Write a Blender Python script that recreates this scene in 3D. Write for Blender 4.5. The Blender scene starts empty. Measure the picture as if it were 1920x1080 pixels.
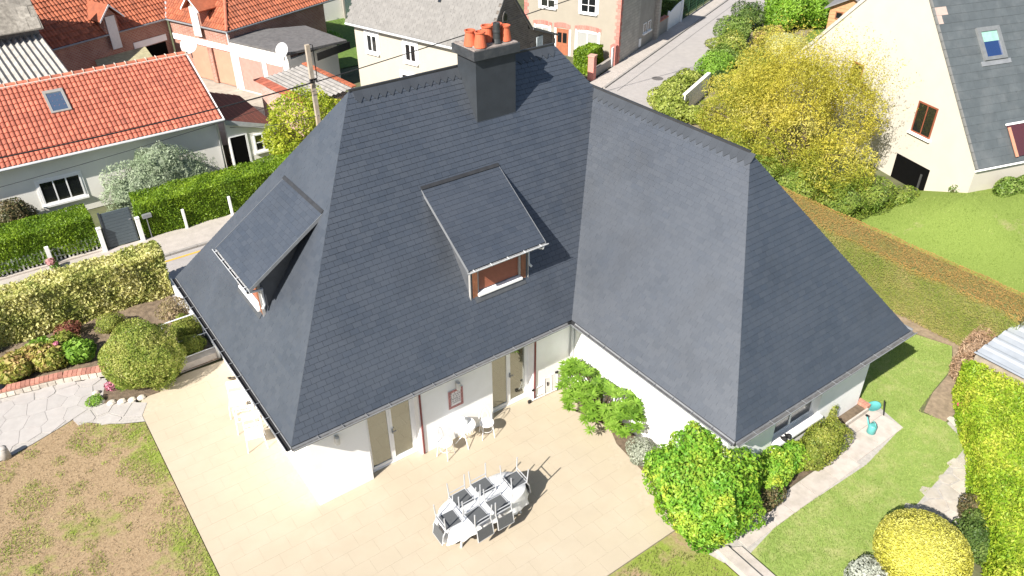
import bpy, math, random
import numpy as np
from mathutils import Vector, Matrix
random.seed(7)
RNG = np.random.default_rng(7)
SC = bpy.context.scene
COL = SC.collection
R = math.radians

# ---------------------------------------------------------------- camera
CAM_LOC = Vector((-3.2448, -12.7292, 14.9927))
YAW, PITCH, ROLL = R(35.758), R(33.807), R(-0.347)
fw = Vector((math.sin(YAW)*math.cos(PITCH), math.cos(YAW)*math.cos(PITCH), -math.sin(PITCH)))
rt = Vector((math.cos(YAW), -math.sin(YAW), 0))
up = rt.cross(fw)
r2 = math.cos(ROLL)*rt + math.sin(ROLL)*up
u2 = -math.sin(ROLL)*rt + math.cos(ROLL)*up
cd = bpy.data.cameras.new('camera')
cd.sensor_width = 36; cd.sensor_fit = 'HORIZONTAL'
cd.lens = 1469.16/1920*36
cd.clip_end = 2000
cam = bpy.data.objects.new('camera', cd); COL.objects.link(cam)
m = Matrix((r2, u2, -fw)).transposed().to_4x4(); m.translation = CAM_LOC
cam.matrix_world = m
SC.camera = cam

# ---------------------------------------------------------------- light
SUN_EL, SUN_AZ = R(39.4), R(18)           # direction the light travels to: azimuth from +X
sd = Vector((math.cos(SUN_AZ)*math.cos(SUN_EL), math.sin(SUN_AZ)*math.cos(SUN_EL), -math.sin(SUN_EL)))
sl = bpy.data.lights.new('sun', 'SUN'); sl.energy = 5.0; sl.angle = R(0.53); sl.color = (1, .945, .86)
so = bpy.data.objects.new('sun', sl); COL.objects.link(so)
so.rotation_euler = sd.to_track_quat('-Z', 'Y').to_euler(); so.location = (-20, -10, 30)
W = bpy.data.worlds.new('World'); SC.world = W; W.use_nodes = True
wn = W.node_tree.nodes; sky = wn.new('ShaderNodeTexSky'); sky.sky_type = 'NISHITA'; sky.sun_disc = False
sky.sun_elevation = SUN_EL; sky.sun_rotation = math.atan2(-sd.x, -sd.y)
W.node_tree.links.new(sky.outputs[0], wn['Background'].inputs[0]); wn['Background'].inputs[1].default_value = 0.068
vs = SC.view_settings; vs.view_transform = 'Standard'; vs.look = 'None'; vs.exposure = 0.95; vs.gamma = 1
SC.cycles.max_bounces = 6; SC.cycles.transparent_max_bounces = 6

# ---------------------------------------------------------------- materials
MATS = {}
def _nt(name):
    m = bpy.data.materials.new(name); m.use_nodes = True
    nt = m.node_tree; b = nt.nodes['Principled BSDF']
    return m, nt, b
def ramp(nt, cols, const=False):
    r = nt.nodes.new('ShaderNodeValToRGB'); cr = r.color_ramp
    if const: cr.interpolation = 'CONSTANT'
    n = len(cols)
    while len(cr.elements) < n: cr.elements.new(.5)
    for i, c in enumerate(cols):
        cr.elements[i].position = (i/n if const else i/max(1, n-1)); cr.elements[i].color = (*c, 1)
    return r
def noise(nt, scale, detail=4, pos=None, rough=.55):
    n = nt.nodes.new('ShaderNodeTexNoise'); n.inputs['Scale'].default_value = scale
    n.inputs['Detail'].default_value = detail; n.inputs['Roughness'].default_value = rough
    if pos is None:
        pos = nt.nodes.new('ShaderNodeNewGeometry').outputs['Position']
    nt.links.new(pos, n.inputs['Vector'])
    return n
def mixc(nt, a, b, fac, mode='MIX'):
    x = nt.nodes.new('ShaderNodeMix'); x.data_type = 'RGBA'; x.blend_type = mode
    for v, i in ((fac, 0), (a, 6), (b, 7)):
        if hasattr(v, 'links') or hasattr(v, 'is_output'): nt.links.new(v, x.inputs[i])
        elif i == 0: x.inputs[0].default_value = v
        else: x.inputs[i].default_value = (*v, 1)
    return x.outputs[2]
def maprange(nt, v, a, b, c=0., d=1.):
    x = nt.nodes.new('ShaderNodeMapRange'); nt.links.new(v, x.inputs[0])
    for i, q in enumerate((a, b, c, d)): x.inputs[i+1].default_value = q
    return x.outputs[0]
def rnd(nt):
    """one random number for each loose piece and each object"""
    g = nt.nodes.new('ShaderNodeNewGeometry'); o = nt.nodes.new('ShaderNodeObjectInfo')
    a = nt.nodes.new('ShaderNodeMath'); a.operation = 'ADD'
    nt.links.new(g.outputs['Random Per Island'], a.inputs[0]); nt.links.new(o.outputs['Random'], a.inputs[1])
    f = nt.nodes.new('ShaderNodeMath'); f.operation = 'FRACT'; nt.links.new(a.outputs[0], f.inputs[0])
    return f.outputs[0]
def M(name, col, rough=.85, var=.12, scale=6., bump=0., bscale=40., metal=0., spec=.5, isl=0., dirt=None, dirts=1.2, dirtamt=.5):
    if name in MATS: return MATS[name]
    m, nt, b = _nt(name)
    n = noise(nt, scale)
    lo = tuple(c*(1-var) for c in col); hi = tuple(min(1, c*(1+var)) for c in col)
    r = ramp(nt, [lo, hi]); f = maprange(nt, n.outputs[0], .3, .7); nt.links.new(f, r.inputs[0])
    out = r.outputs[0]
    if dirt:
        n2 = noise(nt, dirts, 6, rough=.65); f2 = maprange(nt, n2.outputs[0], .48, .72, 0, dirtamt)
        out = mixc(nt, out, dirt, f2)
    if isl:
        rr = rnd(nt); v = maprange(nt, rr, 0, 1, 1-isl, 1+isl)
        c = nt.nodes.new('ShaderNodeCombineColor')
        for i in range(3): nt.links.new(v, c.inputs[i])
        out = mixc(nt, out, c.outputs[0], 1., 'MULTIPLY')
    nt.links.new(out, b.inputs['Base Color'])
    b.inputs['Roughness'].default_value = rough; b.inputs['Metallic'].default_value = metal
    b.inputs['Specular IOR Level'].default_value = spec
    if bump:
        n3 = noise(nt, bscale, 5); bp = nt.nodes.new('ShaderNodeBump'); bp.inputs['Strength'].default_value = bump
        bp.inputs['Distance'].default_value = .02
        nt.links.new(n3.outputs[0], bp.inputs['Height']); nt.links.new(bp.outputs[0], b.inputs['Normal'])
    MATS[name] = m; return m
INNER = {}
def leafmat(name, cols, trans=.3, clump=1.5, rough=.5, topcol=None, topz=None, rw=.7, cw=.9, topamt=.85, toph=.175, topn=.14):
    if name in MATS: return MATS[name]
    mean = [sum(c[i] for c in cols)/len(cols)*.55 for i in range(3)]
    INNER[name] = M(name+'_shaded_core', tuple(mean), .95, .35, 9)  # leaf colour darkened to stand for shade deep in the foliage
    m, nt, b = _nt(name)
    r = ramp(nt, cols); rr = rnd(nt)
    n = noise(nt, clump, 3)
    f = maprange(nt, n.outputs[0], .3, .7, .5-.5*rw-.5*cw, .5-.5*rw+.5*cw)
    a = nt.nodes.new('ShaderNodeMath'); a.operation = 'ADD'; a.use_clamp = True
    rs = maprange(nt, rr, 0, 1, 0, rw)
    nt.links.new(rs, a.inputs[0]); nt.links.new(f, a.inputs[1]); nt.links.new(a.outputs[0], r.inputs[0])
    out = r.outputs[0]
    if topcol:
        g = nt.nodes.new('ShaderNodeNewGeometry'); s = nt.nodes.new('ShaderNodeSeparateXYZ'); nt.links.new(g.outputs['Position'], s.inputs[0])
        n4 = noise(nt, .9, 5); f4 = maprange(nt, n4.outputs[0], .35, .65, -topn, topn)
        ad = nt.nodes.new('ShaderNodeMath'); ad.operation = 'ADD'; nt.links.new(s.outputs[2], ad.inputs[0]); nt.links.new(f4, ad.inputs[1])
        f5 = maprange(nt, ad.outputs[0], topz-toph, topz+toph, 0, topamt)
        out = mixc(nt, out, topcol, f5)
    nt.links.new(out, b.inputs['Base Color']); b.inputs['Roughness'].default_value = rough
    b.inputs['Specular IOR Level'].default_value = .35
    t = nt.nodes.new('ShaderNodeBsdfTranslucent'); nt.links.new(out, t.inputs[0])
    mx = nt.nodes.new('ShaderNodeMixShader'); mx.inputs[0].default_value = trans
    nt.links.new(b.outputs[0], mx.inputs[1]); nt.links.new(t.outputs[0], mx.inputs[2])
    nt.links.new(mx.outputs[0], nt.nodes['Material Output'].inputs[0])
    MATS[name] = m; return m

# ---------------------------------------------------------------- mesh helpers
class MB:
    def __init__(s): s.v = []; s.f = []
    def add(s, vs, fs):
        k = len(s.v); s.v += [tuple(p) for p in vs]; s.f += [tuple(i+k for i in f) for f in fs]; return s
    def box(s, x0, y0, z0, x1, y1, z1):
        return s.obox((x0, y0, z0), (x1-x0, 0, 0), (0, y1-y0, 0), (0, 0, z1-z0))
    def obox(s, o, ex, ey, ez):
        o, ex, ey, ez = map(Vector, (o, ex, ey, ez))
        p = [o, o+ex, o+ex+ey, o+ey, o+ez, o+ex+ez, o+ex+ey+ez, o+ey+ez]
        fs = [(0, 3, 2, 1), (4, 5, 6, 7), (0, 1, 5, 4), (1, 2, 6, 5), (2, 3, 7, 6), (3, 0, 4, 7)]
        if ex.cross(ey).dot(ez) < 0: fs = [f[::-1] for f in fs]
        return s.add(p, fs)
    def poly(s, pts): return s.add(pts, [tuple(range(len(pts)))])
    def prism(s, pts, vec):
        n = len(pts); a = [Vector(p) for p in pts]; v = Vector(vec); b = [p+v for p in a]
        return s.add(a+b, [tuple(range(n))[::-1], tuple(range(n, 2*n))] + [(i, (i+1) % n, n+(i+1) % n, n+i) for i in range(n)])
    def tube(s, pts, r, n=8, cap=True):
        pts = [Vector(p) for p in pts]; k = len(pts); vs = []; rs = r if isinstance(r, (list, tuple)) else [r]*k
        for i, p in enumerate(pts):
            d = (pts[min(k-1, i+1)]-pts[max(0, i-1)]).normalized()
            a = d.orthogonal().normalized() if i == 0 else (pa - d*pa.dot(d)).normalized()
            pa = a; b = d.cross(a)
            for j in range(n):
                t = 2*math.pi*j/n; vs.append(p+rs[i]*(a*math.cos(t)+b*math.sin(t)))
        fs = [(i*n+j, i*n+(j+1) % n, (i+1)*n+(j+1) % n, (i+1)*n+j) for i in range(k-1) for j in range(n)]
        if cap: fs += [tuple(range(n))[::-1], tuple(range((k-1)*n, k*n))]
        return s.add(vs, fs)
    def lathe(s, c, prof, n=16, sx=1., sy=1.):
        c = Vector(c); vs = []; k = len(prof)
        for r, z in prof:
            for j in range(n):
                t = 2*math.pi*j/n; vs.append(c+Vector((r*math.cos(t)*sx, r*math.sin(t)*sy, z)))
        fs = [(i*n+j, i*n+(j+1) % n, (i+1)*n+(j+1) % n, (i+1)*n+j) for i in range(k-1) for j in range(n)]
        fs += [tuple(range(n))[::-1], tuple(range((k-1)*n, k*n))]
        return s.add(vs, fs)
    def mesh(s, name):
        me = bpy.data.meshes.new(name); me.from_pydata(s.v, [], s.f); me.update(); return me

TR = {}                                            # world offset of the things' Empties
def tag(o, label=None, cat=None, group=None, kind=None):
    if label: o['label'] = label
    if cat: o['category'] = cat
    if group: o['group'] = group
    if kind: o['kind'] = kind
    return o
def thing(name, label, cat, loc=(0, 0, 0), rotz=0., group=None):
    o = bpy.data.objects.new(name, None); COL.objects.link(o); o.empty_display_size = .2
    o.location = loc; o.rotation_euler = (0, 0, rotz); TR[o.name] = Vector(loc)
    return tag(o, label, cat, group)
def put(name, me, mat, parent=None, local=False, smooth=False, kind=None, label=None):
    """link a mesh given in world coordinates (local=True: in the parent's coordinates)"""
    if isinstance(me, MB): me = me.mesh(name)
    if mat is not None and not me.materials: me.materials.append(mat)
    if smooth:
        me.polygons.foreach_set('use_smooth', [True]*len(me.polygons))
    o = bpy.data.objects.new(name, me); COL.objects.link(o)
    if parent is not None:
        o.parent = parent
        if not local and parent.name in TR: o.matrix_parent_inverse = Matrix.Translation(-TR[parent.name])
    if kind: o['kind'] = kind
    if label: o['label'] = label
    return o
def single(name, mb, mat, label, cat, group=None, smooth=False, kind=None):
    """a thing that is one mesh, origin at its base"""
    me = mb.mesh(name) if isinstance(mb, MB) else mb
    co = np.empty(len(me.vertices)*3); me.vertices.foreach_get('co', co); co = co.reshape(-1, 3)
    b = np.array([(co[:, 0].min()+co[:, 0].max())/2, (co[:, 1].min()+co[:, 1].max())/2, co[:, 2].min()])
    me.vertices.foreach_set('co', (co-b).ravel()); me.update()
    o = put(name, me, mat, smooth=smooth, kind=kind); o.location = b
    return tag(o, label, cat, group)
def struct(name, mb, mat, parent=None, smooth=False):
    o = put(name, mb, mat, parent, smooth=smooth)
    if parent is None: o['kind'] = 'structure'
    return o
def copy_tree(o, loc=None, rotz=None, label=None, parent=None):
    c = o.copy(); COL.objects.link(c)
    if parent is not None: c.parent = parent; c.matrix_parent_inverse = o.matrix_parent_inverse.copy()
    if loc is not None: c.location = loc
    if rotz is not None: c.rotation_euler = (0, 0, rotz)
    if label: c['label'] = label
    for ch in list(o.children): copy_tree(ch, parent=c)
    return c
def npmesh(name, v, n, k):
    """v: (n*k,3) vertices, n faces of k corners"""
    me = bpy.data.meshes.new(name); me.vertices.add(n*k); me.vertices.foreach_set('co', np.ascontiguousarray(v, dtype=np.float32).ravel())
    me.loops.add(n*k); me.loops.foreach_set('vertex_index', np.arange(n*k, dtype=np.int32))
    me.polygons.add(n); me.polygons.foreach_set('loop_start', np.arange(0, n*k, k, dtype=np.int32))
    me.update(calc_edges=True); return me
def unit(a): return a/np.maximum(1e-9, np.linalg.norm(a, axis=1, keepdims=True))
def leaves(name, C, N, size, asp=1.9, out=.55, var=.5, droop=0., axis=None):
    n = len(C)
    nr = unit(out*N + (1-out)*unit(RNG.normal(size=(n, 3))))
    ax = RNG.normal(size=(n, 3)) if axis is None else axis + .35*RNG.normal(size=(n, 3))
    ax = ax - nr*np.sum(ax*nr, 1, keepdims=True); ax = unit(ax); ax[:, 2] -= droop; ax = unit(ax)
    bx = np.cross(nr, ax)
    L = size*(1+var*RNG.uniform(-1, 1, (n, 1))); Wd = L/asp
    v = np.empty((n, 4, 3))
    v[:, 0] = C-ax*L*.5; v[:, 1] = C+bx*Wd*.5+nr*L*.06; v[:, 2] = C+ax*L*.5-nr*L*.05; v[:, 3] = C-bx*Wd*.5+nr*L*.06
    return npmesh(name, v.reshape(-1, 3), n, 4)
def shell(lobes, n, inner=.3, lump=.12, freq=3., zmin=.03):
    """points in the outer part of a set of ellipsoids, with outward directions"""
    A = np.array([(l[3]*l[4]*l[5])**(2/3) for l in lobes]); A = A/A.sum()
    P, Q = [], []
    for l, a in zip(lobes, A):
        k = int(n*a*1.5)+10; d = unit(RNG.normal(size=(k, 3)))
        w = RNG.normal(size=(5, 3))*freq; ph = RNG.uniform(0, 6.28, 5)
        f = 1+lump*np.sin(d@w.T+ph).sum(1)/2.2
        rad = np.where(RNG.uniform(size=k) < inner, RNG.uniform(.55, .95, k), 1-np.abs(RNG.normal(0, .07, k)))
        p = np.array(l[:3])+d*np.array(l[3:6])*(rad*f)[:, None]
        nn = unit(d/np.array(l[3:6]))
        ok = p[:, 2] > zmin
        for l2 in lobes:
            if l2 is l: continue
            ok &= (((p-np.array(l2[:3]))/np.array(l2[3:6]))**2).sum(1) > .75
        P.append(p[ok]); Q.append(nn[ok])
    P = np.concatenate(P); Q = np.concatenate(Q); i = RNG.permutation(len(P))[:n]
    return P[i], Q[i]
def core_mesh(lobes, f=.72, n=14):
    mb = MB()
    for l in lobes:
        pr = [(math.sin(math.pi*i/8)*f+1e-3, -math.cos(math.pi*i/8)*f) for i in range(9)]
        z = [max(p[1]*l[5], .01-l[2]) for p in pr]
        vs = MB().lathe((0, 0, 0), [(p[0], zz) for p, zz in zip(pr, z)], n)
        mb.add([(l[0]+x*l[3], l[1]+y*l[4], l[2]+zz) for x, y, zz in vs.v], vs.f)
    return mb
CORE = M('dark_shaded_core', (.028, .03, .014), .95, .3, 9)  # fallback core colour, dark like the shaded inside of a shrub
BARK = M('bark', (.11, .08, .055), .95, .3, 20, .6)
def shrub(name, label, cat, lobes, n, size, mat, group=None, asp=1.9, inner=.3, lump=.12, freq=3., out=.55, core=.72, part='foliage', stem=None, droop=0.):
    x = sum(l[0] for l in lobes)/len(lobes); y = sum(l[1] for l in lobes)/len(lobes)
    t = thing(name, label, cat, (x, y, 0), 0, group)
    C, N = shell(lobes, n, inner, lump, freq)
    put(part, leaves(part, C, N, size, asp, out, droop=droop), mat, t)
    if core: put('foliage_core', core_mesh(lobes, core), INNER.get(mat.name, CORE), t)  # solid filler lump, its darkened colour standing for inner shade
    st = MB(); h = lobes[0][2]
    for i in range(3):
        a = i*2.1+x; st.tube([(x+.05*math.cos(a), y+.05*math.sin(a), -.03), (x+.12*math.cos(a), y+.12*math.sin(a), h*.5), (x+.3*math.cos(a)*lobes[0][3], y+.3*math.sin(a)*lobes[0][3], h)], [.04, .03, .015], 6)
    put('stem' if part == 'foliage' else 'trunk', st, BARK, t)
    return t
def hedge(name, label, o, ex, ey, h, n, size, mat, cat='hedge', z0=0., group=None, asp=1.9, wav=.05, core=True, out=.5, depth=.05):
    o = np.array([*o, z0]); ex = np.array([*ex, 0.]); ey = np.array([*ey, 0.]); ez = np.array([0, 0, h])
    nx = unit(ex[None])[0]; ny = unit(ey[None])[0]; nz = np.array([0, 0, 1.])
    t = thing(name, label, cat, tuple(o+.5*ex+.5*ey), 0, group)
    fs = [(o, ex, ez, -ny), (o+ey, ex, ez, ny), (o, ey, ez, -nx), (o+ex, ey, ez, nx), (o+ez, ex, ey, nz)]
    A = np.array([np.linalg.norm(np.cross(a, b)) for _, a, b, _ in fs]); A /= A.sum(); P, Q = [], []
    for (p, a, b, nn), w in zip(fs, A):
        k = int(n*w)+1; uv = RNG.uniform(size=(k, 2)); q = p+uv[:, :1]*a+uv[:, 1:]*b
        wv = .5*wav*(np.sin(q@np.array([2.1, 1.7, 2.6]))+np.sin(q@np.array([4.9, -4.1, 3.7])+1.))
        q = q+nn*(wv-np.abs(RNG.normal(0, depth, k)))[:, None]
        P.append(q); Q.append(np.repeat(nn[None], k, 0))
    P = np.concatenate(P); Q = np.concatenate(Q); P[:, 2] = np.maximum(P[:, 2], z0+.02)
    put('foliage', leaves('foliage', P, Q, size, asp, out), mat, t)
    if core:
        i = wav+.06; oo = o+nx*i+ny*i
        put('foliage_core', MB().obox(oo, ex-2*i*nx, ey-2*i*ny, ez-nz*i), INNER.get(mat.name, CORE), t)  # solid filler block, darkened as the shade inside the hedge
    return t

# ================================================================ setting: ground
def sheet(name, pts, z, mat, parent=None, h=0.):
    mb = MB()
    if h: mb.prism([(x, y, z-h) for x, y in pts], (0, 0, h))
    else: mb.poly([(x, y, z) for x, y in pts])
    return struct(name, mb, mat, parent)
def lawnmat(name, greens, browns, lo, hi, scale=.5, edge=None):
    m, nt, b = _nt(name)
    fine = noise(nt, 22, 6, rough=.75); mid = noise(nt, 3.2, 5, rough=.7); big = noise(nt, scale, 4, rough=.6)
    f = maprange(nt, fine.outputs[0], .3, .7)
    rg = ramp(nt, greens); nt.links.new(f, rg.inputs[0]); rb = ramp(nt, browns); nt.links.new(f, rb.inputs[0])
    a = nt.nodes.new('ShaderNodeMath'); a.operation = 'MULTIPLY_ADD'; nt.links.new(mid.outputs[0], a.inputs[0]); a.inputs[1].default_value = .55
    nt.links.new(big.outputs[0], a.inputs[2])
    v = a.outputs[0]
    if edge:                                       # grass stays greener along a watered edge
        g = nt.nodes.new('ShaderNodeNewGeometry'); s = nt.nodes.new('ShaderNodeSeparateXYZ'); nt.links.new(g.outputs['Position'], s.inputs[0])
        e = maprange(nt, s.outputs[0], edge[0], edge[1], 0, edge[2]); ad = nt.nodes.new('ShaderNodeMath'); nt.links.new(e, ad.inputs[0]); nt.links.new(v, ad.inputs[1]); v = ad.outputs[0]
    fac = maprange(nt, v, lo, hi)
    nt.links.new(mixc(nt, rb.outputs[0], rg.outputs[0], fac), b.inputs['Base Color'])
    b.inputs['Roughness'].default_value = .95; b.inputs['Specular IOR Level'].default_value = .1
    bp = nt.nodes.new('ShaderNodeBump'); bp.inputs['Strength'].default_value = .7; bp.inputs['Distance'].default_value = .03
    nt.links.new(fine.outputs[0], bp.inputs['Height']); nt.links.new(bp.outputs[0], b.inputs['Normal'])
    MATS[name] = m; return m
G_BRIGHT = [(.10, .15, .02), (.20, .27, .05)]
SOIL = M('soil', (.13, .095, .065), .97, .35, 8, .8, 30, dirt=(.24, .18, .12), dirts=2.5)
GROUND = M('ground_earth', (.10, .11, .05), .97, .3, 1.5, .5, 20, dirt=(.16, .13, .08), dirts=.6)
DRYLAWN = lawnmat('dry_lawn', [(.17, .22, .035), (.27, .33, .07)], [(.27, .19, .112), (.41, .305, .19)], .83, 1.02, .55, (-3.2, -2.1, .16))
LAWN = lawnmat('lawn_green', [(.17, .245, .055), (.29, .38, .105)], [(.31, .33, .12), (.40, .41, .18)], .50, .80, .8)
LAWNF = lawnmat('lawn_far', [(.14, .20, .04), (.24, .31, .075)], [(.27, .25, .11), (.33, .30, .16)], .46, .66, .7)
FLAG = M('flagstone', (.40, .375, .355), .85, .06, 5, .25, 50, isl=.04, dirt=(.36, .32, .30), dirts=2.6, dirtamt=.35)
MORTAR = M('path_mortar', (.38, .355, .33), .95, .15, 12, .4)
CONC = M('concrete', (.47, .42, .38), .9, .1, 5, .3, 60, isl=.05, dirt=(.28, .25, .2), dirts=2)
ASPH = M('asphalt', (.36, .335, .32), .92, .06, 3, .3, 120, dirt=(.29, .275, .265), dirts=.8, dirtamt=.4)
PAVE = M('pavement', (.42, .38, .345), .92, .08, 4, .3, 90, dirt=(.27, .25, .22), dirts=1.2, dirtamt=.4)
KERB = M('kerb_stone', (.30, .28, .26), .9, .15, 6, .3)
TILE = M('terrace_tile', (.432, .37, .28), .65, .03, 1.6, .05, 30, isl=.008, spec=.25, dirt=(.46, .403, .315), dirts=.9, dirtamt=.6)
GROUT = M('terrace_grout', (.435, .372, .282), .9, .06, 10)
YEL = M('yellow_paint', (.62, .36, .06), .8, .15, 20)

sheet('ground', [(-400, -400), (400, -400), (400, 400), (-400, 400)], -.08, GROUND)
sheet('dry_lawn', [(-2.17, -12), (-2.17, 6.08), (-2.67, 6.35), (-3.13, 6.67), (-3.62, 7.14), (-3.75, 7.35), (-4.13, 7.2), (-4.8, 6.97), (-5.37, 6.81), (-7, 6.5), (-14, 6.2), (-14, -12)], -.012, DRYLAWN)
sheet('lawn_strip', [(2, -5.12), (7.0, -5.12), (7.1, -6.0), (7.16, -6.4), (7.16, -12), (2, -12)], -.016, DRYLAWN)
sheet('lawn', [(7.74, -6.4), (9.06, -6.3), (12.4, -6.42), (14.25, -6.2), (14.45, -5.5), (14.4, -4.86), (14.1, -4.86), (14.1, 9.5), (18.42, 9.5), (18.48, -3.94), (18.9, -5.2), (17.86, -5.77), (16.4, -6.0), (15.35, -6.2), (15.6, -7.05), (15.25, -7.85), (12.25, -8.2), (10.75, -8.1), (9.1, -8.5), (8.3, -9.5), (8.3, -12), (7.74, -12)], -.024, LAWN)
sheet('soil_strip', [(18.44, 9.5), (18.5, -3.9), (18.92, -5.2), (17.9, -5.8), (16.4, -6.02), (15.45, -6.3), (15.52, -6.88), (16.47, -6.85), (18.6, -6.1), (20.6, -5.4), (20.6, 9.5)], -.032, M('dry_soil', (.27, .205, .14), .97, .25, 8, .7, 30, dirt=(.17, .13, .09), dirts=2.2))
sheet('planting_bed', [(8.34, .2), (8.2, -.1), (8.05, -1.5), (7.72, -2.2), (7.60, -3.3), (7.35, -4.2), (6.95, -5.14), (7.05, -6.05), (7.8, -5.86), (12.7, -5.86), (12.7, -5.0), (8.34, -5.0)], -.02, SOIL)
sheet('garden_bed', [(-7, 9.95), (-5.3, 9.62), (-3.6, 9.3), (-2.5, 8.9), (-2.3, 8.2), (-.9, 7.6), (.45, 7.55), (.45, 8.0), (.1, 13.2), (-7, 13.4)], .03, M('bed_earth', (.17, .125, .085), .97, .35, 6, .8, 30, dirt=(.30, .24, .17), dirts=1.5))

# terrace: a slab with its tiles
TERR = [(-2.15, -5.1), (7.0, -5.1), (7.35, -4.2), (7.60, -3.3), (7.72, -2.2), (8.05, -1.5), (8.2, -.1), (8.34, .2), (8.34, 1.0), (.55, 1.0), (.55, 7.45), (-.7, 7.5), (-2.0, 7.05), (-2.15, 6.7)]
terrace = sheet('terrace', TERR, -.004, GROUT, h=.07)
def inpoly(x, y, P):
    c = False; j = len(P)-1
    for i in range(len(P)):
        if (P[i][1] > y) != (P[j][1] > y) and x < (P[j][0]-P[i][0])*(y-P[i][1])/(P[j][1]-P[i][1])+P[i][0]: c = not c
        j = i
    return c
def clip(poly, a, b, c):
    """keep the side where a*x+b*y <= c"""
    out = []
    for i in range(len(poly)):
        p, q = poly[i], poly[(i+1) % len(poly)]; dp = a*p[0]+b*p[1]-c; dq = a*q[0]+b*q[1]-c
        if dp <= 0: out.append(p)
        if (dp < 0 < dq) or (dq < 0 < dp):
            t = dp/(dp-dq); out.append((p[0]+t*(q[0]-p[0]), p[1]+t*(q[1]-p[1])))
    return out
TW, TL = .64, .44
tme = MB().box(.0015, .0015, -.02, TW-.0015, TL-.0015, 0).mesh('tile'); tme.materials.append(TILE)
cells = []
for j in range(30):
    for i in range(20):
        x = -2.15+i*TW-(TW/2 if j % 2 else 0); y = -5.1+j*TL
        cs = [(max(x, -2.15), y), (x+TW, y), (x+TW, y+TL), (max(x, -2.15), y+TL)]
        ok = all(inpoly(px+(.01 if k in (0, 3) else -.01), py+(.01 if k < 2 else -.01), TERR) for k, (px, py) in enumerate(cs))
        house = x > .5 and y > .9
        if ok and not house: cells.append((x, y, x < -2.15))
cells.sort(key=lambda c: (Vector((c[0], c[1], 0))-CAM_LOC).length)
rest = MB()
for k, (x, y, cut) in enumerate(cells):
    if k < 290 and not cut:
        o = bpy.data.objects.new('tile', tme); COL.objects.link(o); o.parent = terrace
        o.location = (x, y, random.uniform(-.0006, .0006))
    else:
        x0 = max(x, -2.15); rest.box(x0+.0015, y+.0015, -.02, x+TW-.0015, y+TL-.0015, 0)
put('tiles', rest, TILE, terrace, kind='stuff')

def stones(name, P, z, n, mat, parent, gap=.012, h=.05, seed=1, jit=.006):
    rg = random.Random(seed); xs = [p[0] for p in P]; ys = [p[1] for p in P]
    x0, x1, y0, y1 = min(xs)-.4, max(xs)+.4, min(ys)-.4, max(ys)+.4; S = []
    A = (x1-x0)*(y1-y0); tries = 0; area = abs(sum(P[i-1][0]*P[i][1]-P[i][0]*P[i-1][1] for i in range(len(P))))/2
    d = math.sqrt(area/n)*.75
    while tries < 6000:
        tries += 1; p = (rg.uniform(x0, x1), rg.uniform(y0, y1))
        if all((p[0]-s[0])**2+(p[1]-s[1])**2 > d*d for s in S): S.append(p)
    for s in S:
        if not inpoly(s[0], s[1], P): continue
        poly = [(s[0]-2, s[1]-2), (s[0]+2, s[1]-2), (s[0]+2, s[1]+2), (s[0]-2, s[1]+2)]
        for t in S:
            if t is s: continue
            a, b = t[0]-s[0], t[1]-s[1]; L = math.hypot(a, b)
            if L > 3: continue
            poly = clip(poly, a/L, b/L, (a*(s[0]+t[0])+b*(s[1]+t[1]))/2/L-gap)
            if len(poly) < 3: break
        if len(poly) < 3: continue
        cx = sum(p[0] for p in poly)/len(poly); cy = sum(p[1] for p in poly)/len(poly)
        if not all(inpoly(cx+.8*(p[0]-cx), cy+.8*(p[1]-cy), P) for p in poly):
            poly = [(cx+.85*(p[0]-cx), cy+.85*(p[1]-cy)) for p in poly]
        zz = z+rg.uniform(-jit, jit)
        put(name, MB().prism([(p[0], p[1], zz-h) for p in poly], (0, 0, h)), mat, parent)
PATH = [(-2.16, 6.1), (-2.67, 6.37), (-3.13, 6.69), (-3.62, 7.16), (-3.75, 7.37), (-4.13, 7.22), (-4.8, 6.99), (-5.37, 6.83), (-7.5, 6.5), (-7.5, 9.9), (-5.26, 9.5), (-4.44, 9.33), (-3.61, 9.16), (-2.6, 8.7), (-2.95, 7.6), (-2.3, 7.2), (-2.16, 7.1)]
path = sheet('garden_path', PATH, -.008, MORTAR)
stones('flagstone', PATH, .004, 46, FLAG, path, .004, .03, 3, .002)
PATH2 = [(15.5, -6.94), (16.4, -6.92), (14.4, -8.55), (13.4, -9.2), (12.8, -9.6), (11.4, -8.8), (11.9, -8.0), (12.3, -8.02), (15.16, -7.7)]
path2 = sheet('stone_path', PATH2, -.010, MORTAR)
stones('flagstone', PATH2, .004, 26, M('warm_flagstone', (.46, .42, .37), .88, .12, 5, .3, 50, isl=.12, dirt=(.38, .31, .24), dirts=2), path2, .012, .03, 9, .004)
walk = sheet('slab_walk', [(7.16, -6.4), (7.05, -6.02), (7.8, -5.88), (12.72, -5.88), (12.72, -5.02), (14.5, -5.02), (14.6, -5.5), (14.4, -6.3), (12.4, -6.54), (9.06, -6.41), (7.84, -6.58)], -.012, MORTAR)
xs = [7.9, 8.75, 9.6, 10.5, 11.35, 12.25]
for a, b in zip(xs[:-1], xs[1:]): put('slab', MB().box(a+.008, -6.44-.02*(a-8)/4, -.04, b-.008, -5.9, .006+random.uniform(-.004, .004)), CONC, walk)
for i, (a, b) in enumerate([(12.27, 13.3), (13.3, 14.38)]):
    for (c, d) in ((-6.34, -5.72), (-5.70, -5.06)):
        put('slab', MB().box(a+.008+(.46 if (i == 0 and c > -6) else 0), c, -.04, b-.008, d, .006+random.uniform(-.004, .004)), CONC, walk)
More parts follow.
